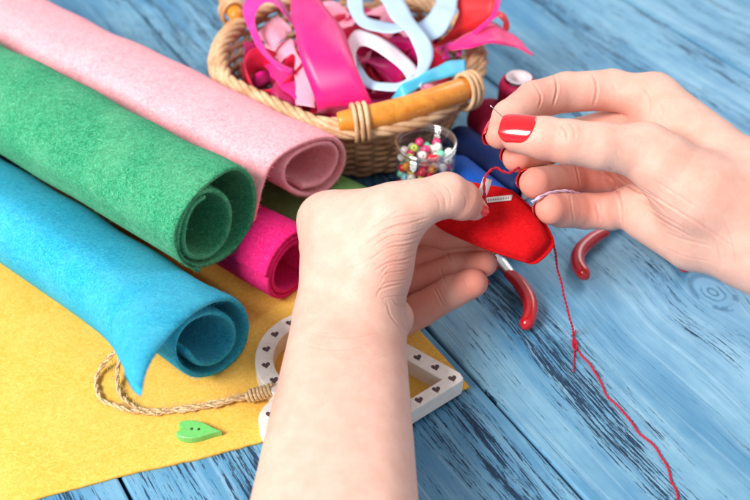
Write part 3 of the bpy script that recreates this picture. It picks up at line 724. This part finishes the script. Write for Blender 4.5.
cord('red_string', 'red cord looped through the white tab on the heart up to the middle fingertip', [P(486, 206, 48.6), P(485, 198, 48.55), P(484, 186, 48.5), P(485, 178, 48.7), P(490, 171, 49.0), P(496, 168, 49.2), P(502, 171, 49.3), P(509, 173, 49.4), P(515, 170, 49.6), P(522, 166, 50.2)], .068, M_CORD, turns=1.4)
M_LIL = gloss_mat('lilac_cord', lin(226, 196, 226), .6, bump=.3)
cord('lilac_cord', 'short lilac cord held between the ring and little fingers', [P(532, 202, 49.6), P(538, 198, 49.3), P(546, 194, 49.5), P(556, 191.5, 49.9), P(568, 191, 50.4), P(580, 194, 51.2)], .07, M_LIL, turns=.9)
zt = .06
tp_ = [P(546, 232, 49.9), P(552, 240, 50.1), P(555, 250, 50.4), P(557, 266, 51.0), P(562, 286, 51.5), P(566, 304, 51.9), P(571, 322, 52.2)] + [at(x, y, zt) for x, y in ((574, 338), (575.5, 346), (581, 354), (589, 364), (598, 376), (602, 386), (608, 396), (619, 408), (628, 417), (638, 432), (652, 444), (661, 455), (668, 470), (674, 486), (678, 500), (684, 530))]
wq = spline(np.array(tp_), 260); wq[:, :2] += .045 * np.stack([np.sin(np.arange(260) * .33), np.cos(np.arange(260) * .27)], 1) * np.linspace(.2, 1, 260)[:, None]; wq[:, 2] = np.maximum(wq[:, 2], zt)
cord('sewing_thread', 'long crimson thread hanging from the felt heart and trailing across the blue boards', wq, .055, M_CORD, n=420)
cord('thread_tail', 'short crimson thread end caught round the long trailing thread', [at(x, y, z) for x, y, z in ((576, 330, .14), (573.5, 338, .1), (573, 346, .16), (576, 350, .2), (577, 344, .12), (575, 340, .08), (574.5, 352, .06), (574, 362, .06), (573.6, 372, .06))], .045, M_CORD, n=90)
M_NEED = metal_mat('needle_steel', (.62, .62, .64, 1), .2)
nd = obj('sewing_needle', *tube(np.linspace(P(490, 105, 48.0), P(520, 133, 48.3), 12), np.linspace(.016, .04, 12), 8), M_NEED); tag(nd, 'thin steel sewing needle pinched between thumb and forefinger', 'needle')

# ------------------------------------------------------------------ white wooden heart frame with printed hearts, twine, button
def white_wood():
    m, nt, bs = mat_new('white_painted_wood'); k = NT(nt); v = k.objvec()
    c = k.mix(k.mapr(k.noise(v, 2.2, 5, .65), .42, .75, 0, .6), lin(240, 234, 228), lin(216, 202, 192)); c = k.mix(k.mapr(k.noise(v, 6, 5, .7), .62, .75, 0, .5), c, lin(176, 152, 132))
    k.link(c, bs.inputs['Base Color']); bs.inputs['Roughness'].default_value = .55; k.bump(k.noise(v, 9, 4), .25, .03, bs); return m
M_WW = white_wood(); M_HP = gloss_mat('dark_print', lin(92, 72, 78), .7)
FZ = .205; FH = .95
T_ = at(468, 377, FZ + FH); N_ = at(277, 396, FZ + FH)
fx = norm((N_ - T_) * [1, 1, 0]); fy = np.array([-fx[1], fx[0], 0]); fl_ = np.linalg.norm((N_ - T_)[:2]); fs = fl_ / math.sqrt(2)
HS = 1 if fy[1] > 0 else -1
def heart_half(s, w, sg, n1=14, n2=30):
    M = np.array([.75 * s * math.sqrt(2), s / (2 * math.sqrt(2))]); rho = s / 2 - w
    a0 = math.radians(135)
    t0 = np.array([w * math.sqrt(2), 0]); qd = M + rho * np.array([math.cos(a0), math.sin(a0)])
    if w > 0 and rho < M[1]: a1 = math.radians(-90)
    else: a1 = -math.asin(min(1, M[1] / rho))
    out = [t0 + (qd - t0) * t for t in np.linspace(0, 1, n1, endpoint=False)] + [M + rho * np.array([math.cos(a), math.sin(a)]) for a in np.linspace(a0, a1, n2)]
    out = np.array(out); out[:, 1] *= sg * (1.0 if sg == HS else .58); return out
def heart_loop(s, w):
    a = heart_half(s, w, 1); b = heart_half(s, w, -1)
    if w > 0: a[-1, 1] = max(a[-1, 1], 0.02); b[-1, 1] = min(b[-1, 1], -.02)
    return np.vstack([a, b[::-1][:-1] if w == 0 else b[::-1][:-1]])
frame = thing('wooden_heart', 'open white wooden heart frame printed with small dark hearts on the yellow felt', 'wooden heart', T_ * [1, 1, 0] + [0, 0, FZ])
def to3(p, z): return T_ * [1, 1, 0] + fx * p[:, :1] + fy * p[:, 1:2] + np.array([0, 0, z])
W_ = .90
Lo = heart_loop(fs, 0.0); Li = heart_loop(fs, W_)
k3 = min(3, len(Lo)); Lo[0] = Lo[0] + [.22, 0]                 # blunt tip
rings = [to3(Lo, FZ), to3(Lo, FZ + FH - .07), to3(Lo * .5 + (Lo * .965 + Li * .035) * .5, FZ + FH - .02), to3(Lo * .95 + Li * .05, FZ + FH), to3(Lo * .05 + Li * .95, FZ + FH), to3(Lo * .018 + Li * .982, FZ + FH - .02), to3(Li, FZ + FH - .07), to3(Li, FZ)]
n = len(Lo); V = np.vstack(rings); Q = []
for r in range(8):
    r2_ = (r + 1) % 8
    for i in range(n): Q.append((r * n + i, r * n + (i + 1) % n, r2_ * n + (i + 1) % n, r2_ * n + i))
wf = obj('wooden_ring', V, Q, M_WW, frame, smooth=False)
mid = (Lo + Li) / 2; Lm = np.concatenate([[0], np.cumsum(np.linalg.norm(np.diff(np.vstack([mid, mid[:1]]), axis=0), axis=1))]); cnt = 26
mp_ = np.vstack([mid, mid[:1]]); pos = np.stack([np.interp(np.arange(cnt) / cnt * Lm[-1], Lm, mp_[:, j]) for j in range(2)], 1)
def small_heart(n=22):
    t = np.linspace(0, 2 * math.pi, n, endpoint=False); return np.stack([16 * np.sin(t) ** 3, 13 * np.cos(t) - 5 * np.cos(2 * t) - 2 * np.cos(3 * t) - np.cos(4 * t)], 1) / 17
parts = []; up = norm(np.array([-.25, 1, 0])); rt = np.array([up[1], -up[0], 0])
for p in to3(pos, FZ + FH + .004): sh = small_heart() * .215; parts.append((p + rt * sh[:, :1] + up * sh[:, 1:2] * 1.1, [tuple(range(len(sh) - 1, -1, -1))]))
pr = obj('printed_hearts', *cat(parts), M_HP, None, smooth=False, origin=np.array(frame.location) / S); pr.parent = wf; pr.location = (0, 0, 0)
def jute():
    m, nt, bs = mat_new('jute'); k = NT(nt); v = k.objvec()
    k.link(k.mix(k.mapr(k.noise(v, 8, 4, .7), .35, .7), lin(230, 200, 156), lin(186, 146, 100)), bs.inputs['Base Color']); bs.inputs['Roughness'].default_value = .85; k.bump(k.noise(v, 30, 3), .6, .04, bs); return m
M_JUTE = jute()
tz = [(270, 391, 1.0), (262, 393, .75), (246, 396, .55), (222, 401, .36), (196, 406, .34), (160, 411, .36), (138, 408, .36), (124, 400, .38), (118, 386, .42), (117, 370, .7), (120, 357, 1.1), (115, 352, 1.15), (105, 362, .7), (97, 378, .38), (97, 392, .36), (106, 402, .40), (122, 408, .58), (146, 413, .36), (170, 412, .36), (205, 407, .42), (232, 401, .5), (254, 396, .66), (270, 394, .95)]
q = spline(np.array([at(*p) for p in tz]), 420); L = np.linalg.norm(np.diff(q, axis=0), axis=1).sum()
q[:, :2] += .03 * np.stack([np.sin(np.arange(420) * .19), np.cos(np.arange(420) * .23)], 1)
parts = strands(q, .062, .066, 2, L * .9, 6)
kc = spline(np.array([at(274, 389, 1.02), at(262, 393, .80), at(248, 396.5, .62)]), 200); t_, u_, w_ = frames(kc); a = np.linspace(0, 2 * math.pi * 7, 200)
parts.append(tube(kc + .27 * (u_ * np.cos(a)[:, None] + w_ * np.sin(a)[:, None]), .085, 7))
for i in range(420):                                      # loose fibres
    j = rng.integers(4, 416); d = norm(rng.normal(0, 1, 3) + [0, 0, .5]); l = rng.uniform(.12, .5); p0 = q[j]; p1 = p0 + d * l * .6 + [0, 0, .03]; p2 = p1 + norm(d + rng.normal(0, .7, 3)) * l * .5
    p1[2] = max(p1[2], .22); p2[2] = max(p2[2], .22); parts.append(tube(spline(np.array([p0, p1, p2]), 6), .009, 4))
tw = obj('jute_twine', *cat(parts), M_JUTE); tag(tw, 'knotted loop of jute twine tied to the notch of the white wooden heart', 'twine')
M_BTN = gloss_mat('green_painted_wood', lin(112, 196, 104), .42, .15, noise_amp=.06, bump=.15)
bc = at(196, 434.5, .2); bx = norm(at(222, 437, .2) - at(172, 434, .2)); by = np.array([-bx[1], bx[0], 0])
bt = thing('heart_button', 'small green wooden heart button with two holes on the yellow felt', 'button', bc)
hs = small_heart(48); bl = np.stack([-hs[:, 1] * 1.26, hs[:, 0] * .56], 1); n = 48; bl[:, 0] = np.minimum(bl[:, 0] + .05, 1.20)
rg = [(1.0, .0), (1.02, .06), (1.02, .30), (.985, .36), (.93, .38)]
V = np.vstack([bc + bx * bl[:, :1] * s_ + by * bl[:, 1:2] * s_ + np.array([0, 0, z + .012]) for s_, z in rg]); Q = [tuple(range(4 * n, 5 * n)), tuple(range(n - 1, -1, -1))] + [(r * n + i, r * n + (i + 1) % n, (r + 1) * n + (i + 1) % n, (r + 1) * n + i) for r in range(4) for i in range(n)]
bo = obj('button_body', V, Q, M_BTN, bt, smooth=False)
M_DK = gloss_mat('hole_shade', lin(40, 84, 44), .8)  # flat dark discs: the shade inside the holes is painted as colour
for dx in (-.16, .17): V, Q = lathe([(.072, -.02), (.072, .004), (.01, .004)], bc + bx * dx + [0, 0, .393], [0, 0, 1], 16); h_ = obj('thread_hole_shade', V, Q, M_DK, bt)

def skin_mat():
    m, nt, bs = mat_new('skin'); k = NT(nt); v = k.objvec()
    at_ = k.n('ShaderNodeAttribute'); at_.attribute_name = 'flush'
    mott = k.noise(v, 1.3, 4, .6); fine = k.noise(v, 9, 4, .7)
    c = k.mix(k.mapr(mott, .3, .72), lin(223, 178, 162), lin(217, 167, 150))
    c = k.mix(k.mapr(fine, .48, .72, 0, .26), c, lin(206, 150, 130))
    c = k.mix(at_.outputs['Fac'], c, lin(212, 112, 94))
    k.link(c, bs.inputs['Base Color'])
    bs.inputs['Subsurface Weight'].default_value = .14; bs.inputs['Subsurface Radius'].default_value = (1.0, .38, .22); bs.inputs['Subsurface Scale'].default_value = .0035
    k.link(k.mapr(fine, .3, .7, .46, .60), bs.inputs['Roughness']); bs.inputs['Specular IOR Level'].default_value = .38
    vo = k.n('ShaderNodeTexVoronoi'); vo.feature = 'DISTANCE_TO_EDGE'; k.link(v, vo.inputs['Vector']); vo.inputs['Scale'].default_value = 16
    wv = k.noise(k.objvec(100, .6, (1.2, 7, 1.2)), 1.6, 3, .6)
    b1 = k.bump(k.mapr(vo.outputs['Distance'], 0, .12), .30, .016, None)
    b2 = k.bump(wv, .26, .03, None, b1)
    k.bump(fine, .22, .025, bs, b2)
    return m
M_SKIN = skin_mat()
def polish_mat():
    m, nt, bs = mat_new('red_nail_polish'); k = NT(nt)
    bs.inputs['Base Color'].default_value = lin(214, 4, 24); bs.inputs['Roughness'].default_value = .16
    bs.inputs['Coat Weight'].default_value = .8; bs.inputs['Coat Roughness'].default_value = .05
    k.bump(k.noise(k.objvec(), 3.0, 2), .05, .03, bs); return m
M_NAIL = polish_mat()

def build_hand(label, palm, fingers, nails, creases, flush, lo, hi, h=.062, kp=.5, kweb=.45, bumps=()):
    """palm: list of (kind, args, k); fingers: list of (points, k to the palm)"""
    def f(p):
        d = None
        for a, b, ra, rb, k in palm:
            e = cone(p, a, b, ra, rb); d = e if d is None else smin(d, e, k)
        for c, r, k in bumps: d = smin(d, np.linalg.norm(p - c, axis=1) - r, k)
        out = d
        for pts, k in fingers: out = smin(out, smin(d, chain(p, pts), k), .07)
        return out
    V, Q = surface_nets(f, lo, hi, h)
    for _ in range(2): V = V - grad(f, V) * f(V)[:, None] * .9
    # one relaxing pass keeps the quads even, then back onto the flesh
    nb = np.zeros_like(V); ct = np.zeros(len(V))
    for a, b in ((0, 1), (1, 2), (2, 3), (3, 0)):
        np.add.at(nb, Q[:, a], V[Q[:, b]]); np.add.at(ct, Q[:, a], 1); np.add.at(nb, Q[:, b], V[Q[:, a]]); np.add.at(ct, Q[:, b], 1)
    V = V * .4 + .6 * nb / np.maximum(ct, 1)[:, None]; V = V - grad(f, V) * f(V)[:, None]
    N = grad(f, V); disp = np.zeros(len(V))
    fl = np.zeros(len(V))
    for pix, depth, width in creases:                         # skin folds pressed into the flesh
        pts = spline([list(q) for q in pix], 26); hits = [ray_hit(f, *q) for q in pts]; hits = np.array([q for q in hits if q is not None])
        if len(hits) < 2: continue
        L = np.linalg.norm(np.diff(hits, axis=0), axis=1)
        bb = (np.abs(V - hits.mean(0)) < (np.ptp(hits, axis=0) * .5 + 4 * width + .6)).all(1); ii = np.where(bb)[0]
        best = np.full(len(ii), 9.); par = np.zeros(len(ii))
        for j in range(len(hits) - 1):
            if L[j] > 1.2: continue
            a, b = hits[j], hits[j + 1]; ab = b - a; t = np.clip(((V[ii] - a) @ ab) / (ab @ ab + 1e-9), 0, 1)
            dd = np.linalg.norm(V[ii] - (a + t[:, None] * ab), axis=1); m = dd < best; best[m] = dd[m]; par[m] = (j + t[m]) / (len(hits) - 1)
        fade = np.clip(np.minimum(par, 1 - par) * 5, 0, 1) ** .7
        g = np.exp(-(best / width) ** 2) - .38 * np.exp(-((best - 1.9 * width) / (width * 1.1)) ** 2)
        disp[ii] -= depth * fade * g
        fl[ii] = np.maximum(fl[ii], fade * np.exp(-(best / (width * .8)) ** 2) * min(.55, depth * 10))
    un = sum(a_ * np.sin(V @ np.array(d_) * .8 + p_) * .45 for a_, d_, p_ in ((.010, (2.1, .7, 1.6), 0), (.008, (-1.3, 2.9, .8), 1.7), (.006, (3.9, -1.1, 2.6), .6), (.004, (5.2, 4.4, -3.1), 2.2)))
    V2 = V + N * (disp + un)[:, None]
    for c, r, a in flush: fl = np.maximum(fl, a * np.exp(-(np.linalg.norm(V - c, axis=1) / r) ** 2))
    o = obj('hand', V2, Q, M_SKIN); tag(o, label, 'hand')
    at_ = o.data.attributes.new('flush', 'FLOAT', 'POINT'); at_.data.foreach_set('value', fl.astype(np.float32))
    for a, b, r, dors, w, l, v0, curve in nails:              # lacquered nails, curved plates lying on the fingertips
        ax = norm(b - a); dv = np.asarray(dors, float); dv = norm(dv - ax * (dv @ ax)); sd = np.cross(ax, dv)
        nu, nv = 15, 19; VV = []; FF = []
        for i in range(nv):
            t = i / (nv - 1); v = v0 + l * t
            hw = w * .5 * (min(1, (1 - (1 - min(t / .30, 1)) ** 2.2)) ** .5 if t < .30 else 1) * (1 - .38 * max(0, (t - .72) / .28) ** 2.2)
            hw = max(hw, w * .08)
            for j in range(nu):
                s_ = (j / (nu - 1) * 2 - 1); x = hw * s_; R = r * 1.06
                if abs(s_) == 1 or i in (0,): lift = -.05
                else: lift = .035
                base = b + ax * v + sd * x
                # settle on the flesh where there is any, else follow the arch of the nail
                arch = math.sqrt(max(R * R - x * x, .02)) - curve * max(0, t) ** 2
                VV.append(base + dv * (arch + lift))
        VV = np.array(VV)
        for i in range(nv - 1):
            for j in range(nu - 1): FF.append((i * nu + j, i * nu + j + 1, (i + 1) * nu + j + 1, (i + 1) * nu + j))
        hgt = f(VV)                                           # keep the root of the nail on the skin
        for i in range(nv):
            t = i / (nv - 1); wgt = max(0, 1 - t / .6)
            for j in range(nu):
                q = i * nu + j; VV[q] -= dv * wgt * (hgt[q] - (.03 if 0 < j < nu - 1 and i > 0 else -.03))
        no = child_of_mesh('fingernail', VV, FF, M_NAIL, o); solidify(no, .045, 0)
        sb = no.modifiers.new('smooth', 'SUBSURF'); sb.levels = 1; sb.render_levels = 1
    return o, f

# ---- the hand that holds the heart: forearm from below, thumb on top, fingers cupped beneath
LW = P(350, 335, 48.6)
lp = [(P(335, 326, 48.2), P(298, 640, 37.5), 1.95, 2.8, .9), (P(362, 330, 48.4), P(352, 640, 37.5), 1.95, 2.75, .9),
      (P(345, 325, 48.4), P(325, 222, 49.8), 1.95, 1.1, .9), (P(345, 325, 48.6), P(324, 246, 51.0), 1.8, 1.1, .9),
      (P(352, 325, 49.0), P(328, 272, 52.2), 1.7, 1.05, .9), (P(360, 325, 49.4), P(335, 300, 52.8), 1.6, 1.0, .9),
      (P(362, 318, 47.9), P(374, 268, 47.4), 1.75, 1.55, .9), (P(374, 268, 47.4), P(393, 217, 47.0), 1.5, 1.3, .9),
      (P(345, 262, 48.6), P(360, 225, 48.3), 1.5, 1.2, 1.0), (P(340, 222, 48.7), P(398, 211, 47.3), 1.20, 1.18, .8), (P(378, 312, 49.6), P(396, 318, 48.9), 1.1, .78, .5)]
def J(L): return [(P(x, y, d), r) for x, y, d, r in L]
lf = [(J([(378, 250, 47.2, 1.40), (395, 217, 47.0, 1.27), (420, 203, 46.9, 1.06), (447, 195, 47.2, 1.02), (462, 201, 47.6, .90), (474, 208, 48.0, .58)]), .6),
      (J([(325, 222, 49.8, 1.1), (358, 215, 50.6, 1.0), (405, 226, 52.2, .86), (445, 234, 52.0, .76), (476, 234, 51.5, .64)]), .5),
      (J([(324, 246, 51.0, 1.1), (375, 262, 53.6, .92), (415, 256, 53.2, .82), (450, 246, 52.6, .74), (486, 246, 52.0, .62)]), .5),
      (J([(328, 272, 52.2, 1.05), (380, 292, 53.4, .90), (420, 280, 52.8, .82), (456, 268, 52.0, .76), (484, 264, 51.4, .65)]), .5),
      (J([(335, 300, 52.8, 1.0), (385, 330, 52.6, .88), (420, 310, 51.8, .84), (452, 292, 51.0, .80), (473, 283, 50.5, .72)]), .5)]
lcr = []
for i, (x0, y0, x1, y1, dp) in enumerate(((382, 222, 424, 214, .028), (374, 232, 430, 217, .045), (372, 239, 431, 222, .030), (370, 246, 430, 227, .055), (374, 253, 427, 233, .032), (371, 259, 425, 239, .055), (376, 265, 422, 246, .034), (374, 271, 420, 252, .055), (380, 277, 416, 259, .034), (378, 283, 413, 266, .050), (382, 289, 410, 273, .036), (376, 297, 405, 283, .048), (384, 303, 404, 292, .030))):
    mx, my = (x0 + x1) / 2 + 2, (y0 + y1) / 2 - 3.2 + 1.6 * math.sin(i * 2.1)
    lcr.append(([(x0 + 3 * math.sin(i * 2.3), y0 + 1.5), (mx - 12, my + 3.5 + math.sin(i * 1.3)), (mx + 6, my + math.sin(i * 2.7)), (x1, y1)], dp * .72, .036 + .010 * math.sin(i * 1.9)))
for i in range(9):                                            # cross creases and fine tension lines
    x = 376 + i * 5.2; y = 290 - i * 7.5; lcr.append(([(x, y), (x + 5, y - 9), (x + 7, y - 20)], .006, .035))
lcr += [([(352, 252), (378, 236), (404, 222)], .016, .05), ([(356, 238), (382, 222), (404, 207)], .014, .05), ([(346, 270), (366, 262), (384, 252)], .012, .05),
       ([(386, 300), (391, 316), (400, 328)], .020, .05), ([(392, 298), (398, 305), (408, 306)], .02, .045), ([(400, 322), (406, 328), (411, 326)], .02, .04),
       ([(436, 188), (444, 197), (446, 210)], .022, .045), ([(442, 183), (450, 192), (452, 206)], .022, .045), ([(430, 190), (438, 199), (440, 211)], .014, .045), ([(462, 190), (466, 200), (464, 212)], .012, .045),
       ([(438, 232), (442, 243)], .05, .05), ([(440, 268), (446, 284)], .04, .045), ([(446, 247), (451, 262)], .05, .05), ([(434, 288), (443, 306)], .05, .05), ([(437, 287), (446, 305)], .025, .04), ([(461, 277), (468, 292)], .04, .045), ([(464, 254), (468, 265)], .03, .045),
       ([(296, 342), (330, 350), (372, 346)], .012, .05), ([(300, 330), (340, 338), (396, 330)], .012, .05), ([(330, 356), (366, 360), (402, 352)], .008, .05)]
lfl = [(P(472, 208, 47.4), 1.2, .55), (P(484, 264, 50.8), 1.5, .7), (P(486, 248, 51.4), 1.4, .7), (P(474, 284, 50), 1.5, .7), (P(430, 300, 51), 1.8, .55), (P(425, 265, 52.4), 2.0, .6), (P(440, 238, 51), 1.6, .6), (P(395, 270, 46), 1.1, .3)]
def seg(L, i=-2): return L[i][0], L[-1][0]
ln = []
for fi, dv, w, l, v0, cv in ((0, CU * .62 + CR * .75 - CF * .12, 1.15, 1.35, -.72, .3), (2, CF + CR * .1 - CU * .1, .95, 1.0, -.5, .12), (3, CF + CR * .15 - CU * .05, .95, 1.02, -.5, .12), (4, CF * .95 + CR * .3, .9, 1.05, -.5, .12), (1, CF * .9 + CR * .3, .95, 1.2, -.45, .12)):
    a, b = seg(lf[fi][0]); ln.append((a, b, lf[fi][0][-1][1], dv, w, l, v0, cv))
hand_a, fa = build_hand('hand and forearm reaching up from below, its thumb pressing on the red felt heart', lp, lf, ln, lcr, lfl, [-8.5, 10, -3], [7.5, 50, 21], bumps=[(P(326, 220, 49.6), 1.10, 1.0), (P(344, 226, 48.8), 1.25, 1.0), (P(352, 246, 48.2), 1.45, 1.2)], h=.052)

# ---- the hand that pulls the needle: wrist at the frame edge, palm towards us, fingertips pinched
rp = [(P(752, 190, 47.6), P(1000, 330, 44.0), 1.95, 2.3, .8), (P(748, 244, 46.9), P(1000, 385, 43.2), 1.85, 2.3, .8),
      (P(748, 192, 47.8), P(652, 98, 50.8), 1.95, 1.02, 1.0), (P(748, 205, 47.6), P(650, 130, 51.2), 1.8, 1.0, 1.0),
      (P(748, 218, 47.4), P(645, 168, 51.0), 1.8, 1.0, 1.0), (P(745, 240, 47.2), P(636, 207, 49.9), 1.75, 1.0, 1.0),
      (P(745, 215, 46.6), P(700, 196, 46.6), 1.6, 1.65, 1.0), (P(700, 196, 46.6), P(648, 152, 46.9), 1.65, 1.20, 1.1),
      (P(692, 236, 47.9), P(648, 216, 49.2), 1.55, 1.15, .8), (P(700, 150, 49.4), P(668, 118, 50.0), 1.3, 1.1, 1.0)]
rf = [(J([(662, 164, 46.6, 1.30), (642, 151, 46.9, 1.14), (600, 146, 46.6, 1.05), (568, 142, 46.6, 1.0), (545, 138, 46.8, .96), (519, 134, 47.2, .86)]), .7),
      (J([(652, 98, 50.8, 1.02), (612, 90, 51.6, 1.02), (566, 92, 51.6, .98), (534, 100, 50.8, .92), (510, 117, 49.7, .84), (500, 134, 48.9, .70)]), .5),
      (J([(650, 130, 51.2, 1.0), (610, 128, 53.2, .98), (568, 138, 53.6, .92), (540, 152, 52.2, .84), (517, 158, 50.4, .70)]), .5),
      (J([(645, 168, 51.0, 1.0), (610, 176, 53.0, .96), (580, 180, 53.0, .90), (553, 182, 51.6, .84), (535, 183, 49.9, .76)]), .5),
      (J([(636, 207, 49.9, 1.0), (612, 211, 51.2, .92), (585, 211, 51.4, .88), (562, 210, 50.6, .84), (551, 209, 49.9, .76)]), .5)]
rcr = [([(560, 124), (566, 132), (568, 141)], .035, .05), ([(568, 122), (574, 130), (575, 140)], .035, .05), ([(564, 125), (560, 132), (562, 138)], .02, .04), ([(578, 124), (582, 132)], .02, .05),
       ([(553, 70), (557, 88), (553, 106)], .07, .06), ([(532, 80), (541, 96), (538, 110)], .05, .06), ([(592, 72), (597, 88), (594, 106)], .06, .06),
       ([(600, 172), (613, 180), (620, 200), (622, 228)], .08, .08), ([(608, 166), (626, 184), (650, 198), (668, 214)], .05, .07),
       ([(640, 186), (664, 202), (690, 220)], .03, .06), ([(636, 196), (660, 214), (684, 228)], .035, .06), ([(650, 178), (676, 194), (704, 212)], .022, .06), ([(646, 210), (668, 224), (694, 238)], .03, .06),
       ([(660, 172), (690, 190), (712, 204)], .015, .06), ([(700, 222), (716, 244), (720, 268)], .02, .07), ([(664, 232), (686, 240), (712, 246)], .02, .06),
       ([(640, 84), (650, 100), (648, 116)], .03, .08), ([(612, 82), (618, 96)], .02, .08), ([(596, 202), (600, 222)], .05, .06), ([(570, 194), (574, 222)], .02, .06), ([(576, 166), (580, 186)], .06, .06), ([(660, 100), (664, 112), (658, 122)], .02, .08)]
for i in range(11):                                           # fine lines fanning over the ball of the thumb and the palm
    x = 632 + i * 7; y = 178 + i * 3.6; rcr.append(([(x, y + 8), (x + 16, y + 15 + i * .6), (x + 36, y + 27 + i)], .014 + .006 * (i % 3), .04))
rcr += [([(676, 206), (684, 222), (684, 240)], .014, .045), ([(694, 196), (704, 214), (706, 236)], .012, .045), ([(722, 214), (732, 240), (736, 266)], .018, .05), ([(660, 246), (684, 256), (712, 262)], .014, .045), ([(616, 150), (620, 162)], .012, .05), ([(528, 152), (532, 160)], .012, .04)]
rfl = [(P(500, 132, 48), 1.6, .55), (P(517, 158, 49.8), 1.4, .65), (P(533, 184, 49.4), 1.4, .7), (P(556, 210, 49.5), 1.6, .6), (P(545, 158, 46), 1.2, .4), (P(590, 206, 50.4), 1.6, .55), (P(600, 180, 52), 2.4, .75), (P(620, 130, 51), 1.8, .5), (P(600, 118, 51.5), 1.5, .55), (P(540, 100, 50), 1.6, .4), (P(690, 180, 45.5), 2.4, .2)]
rn = []
for fi, dv, w, l, v0, cv in ((0, -CF * .88 + CU * .47 - CR * .1, 1.55, 1.66, -.86, .22), (1, -CR * .85 + CF * .40 + CU * .2, 1.0, 1.05, -.5, .10), (2, -CR * .9 + CU * .30 - CF * .25, 1.0, 1.0, -.50, .08), (3, -CR * .9 + CU * .22 - CF * .30, 1.05, 1.05, -.52, .08), (4, CF * .5 - CR * .6 - CU * .1, .85, .9, -.4, .12)):
    a, b = seg(rf[fi][0]); rn.append((a, b, rf[fi][0][-1][1], dv, w, l, v0, cv))
hand_b, fb = build_hand('hand reaching in from the frame edge, thumb and forefinger pinching a needle', rp, rf, rn, rcr, rfl, [3, 26, -1], [28, 52, 28], bumps=[(P(655, 96, 50.6), 1.0, .7)])
#@@END
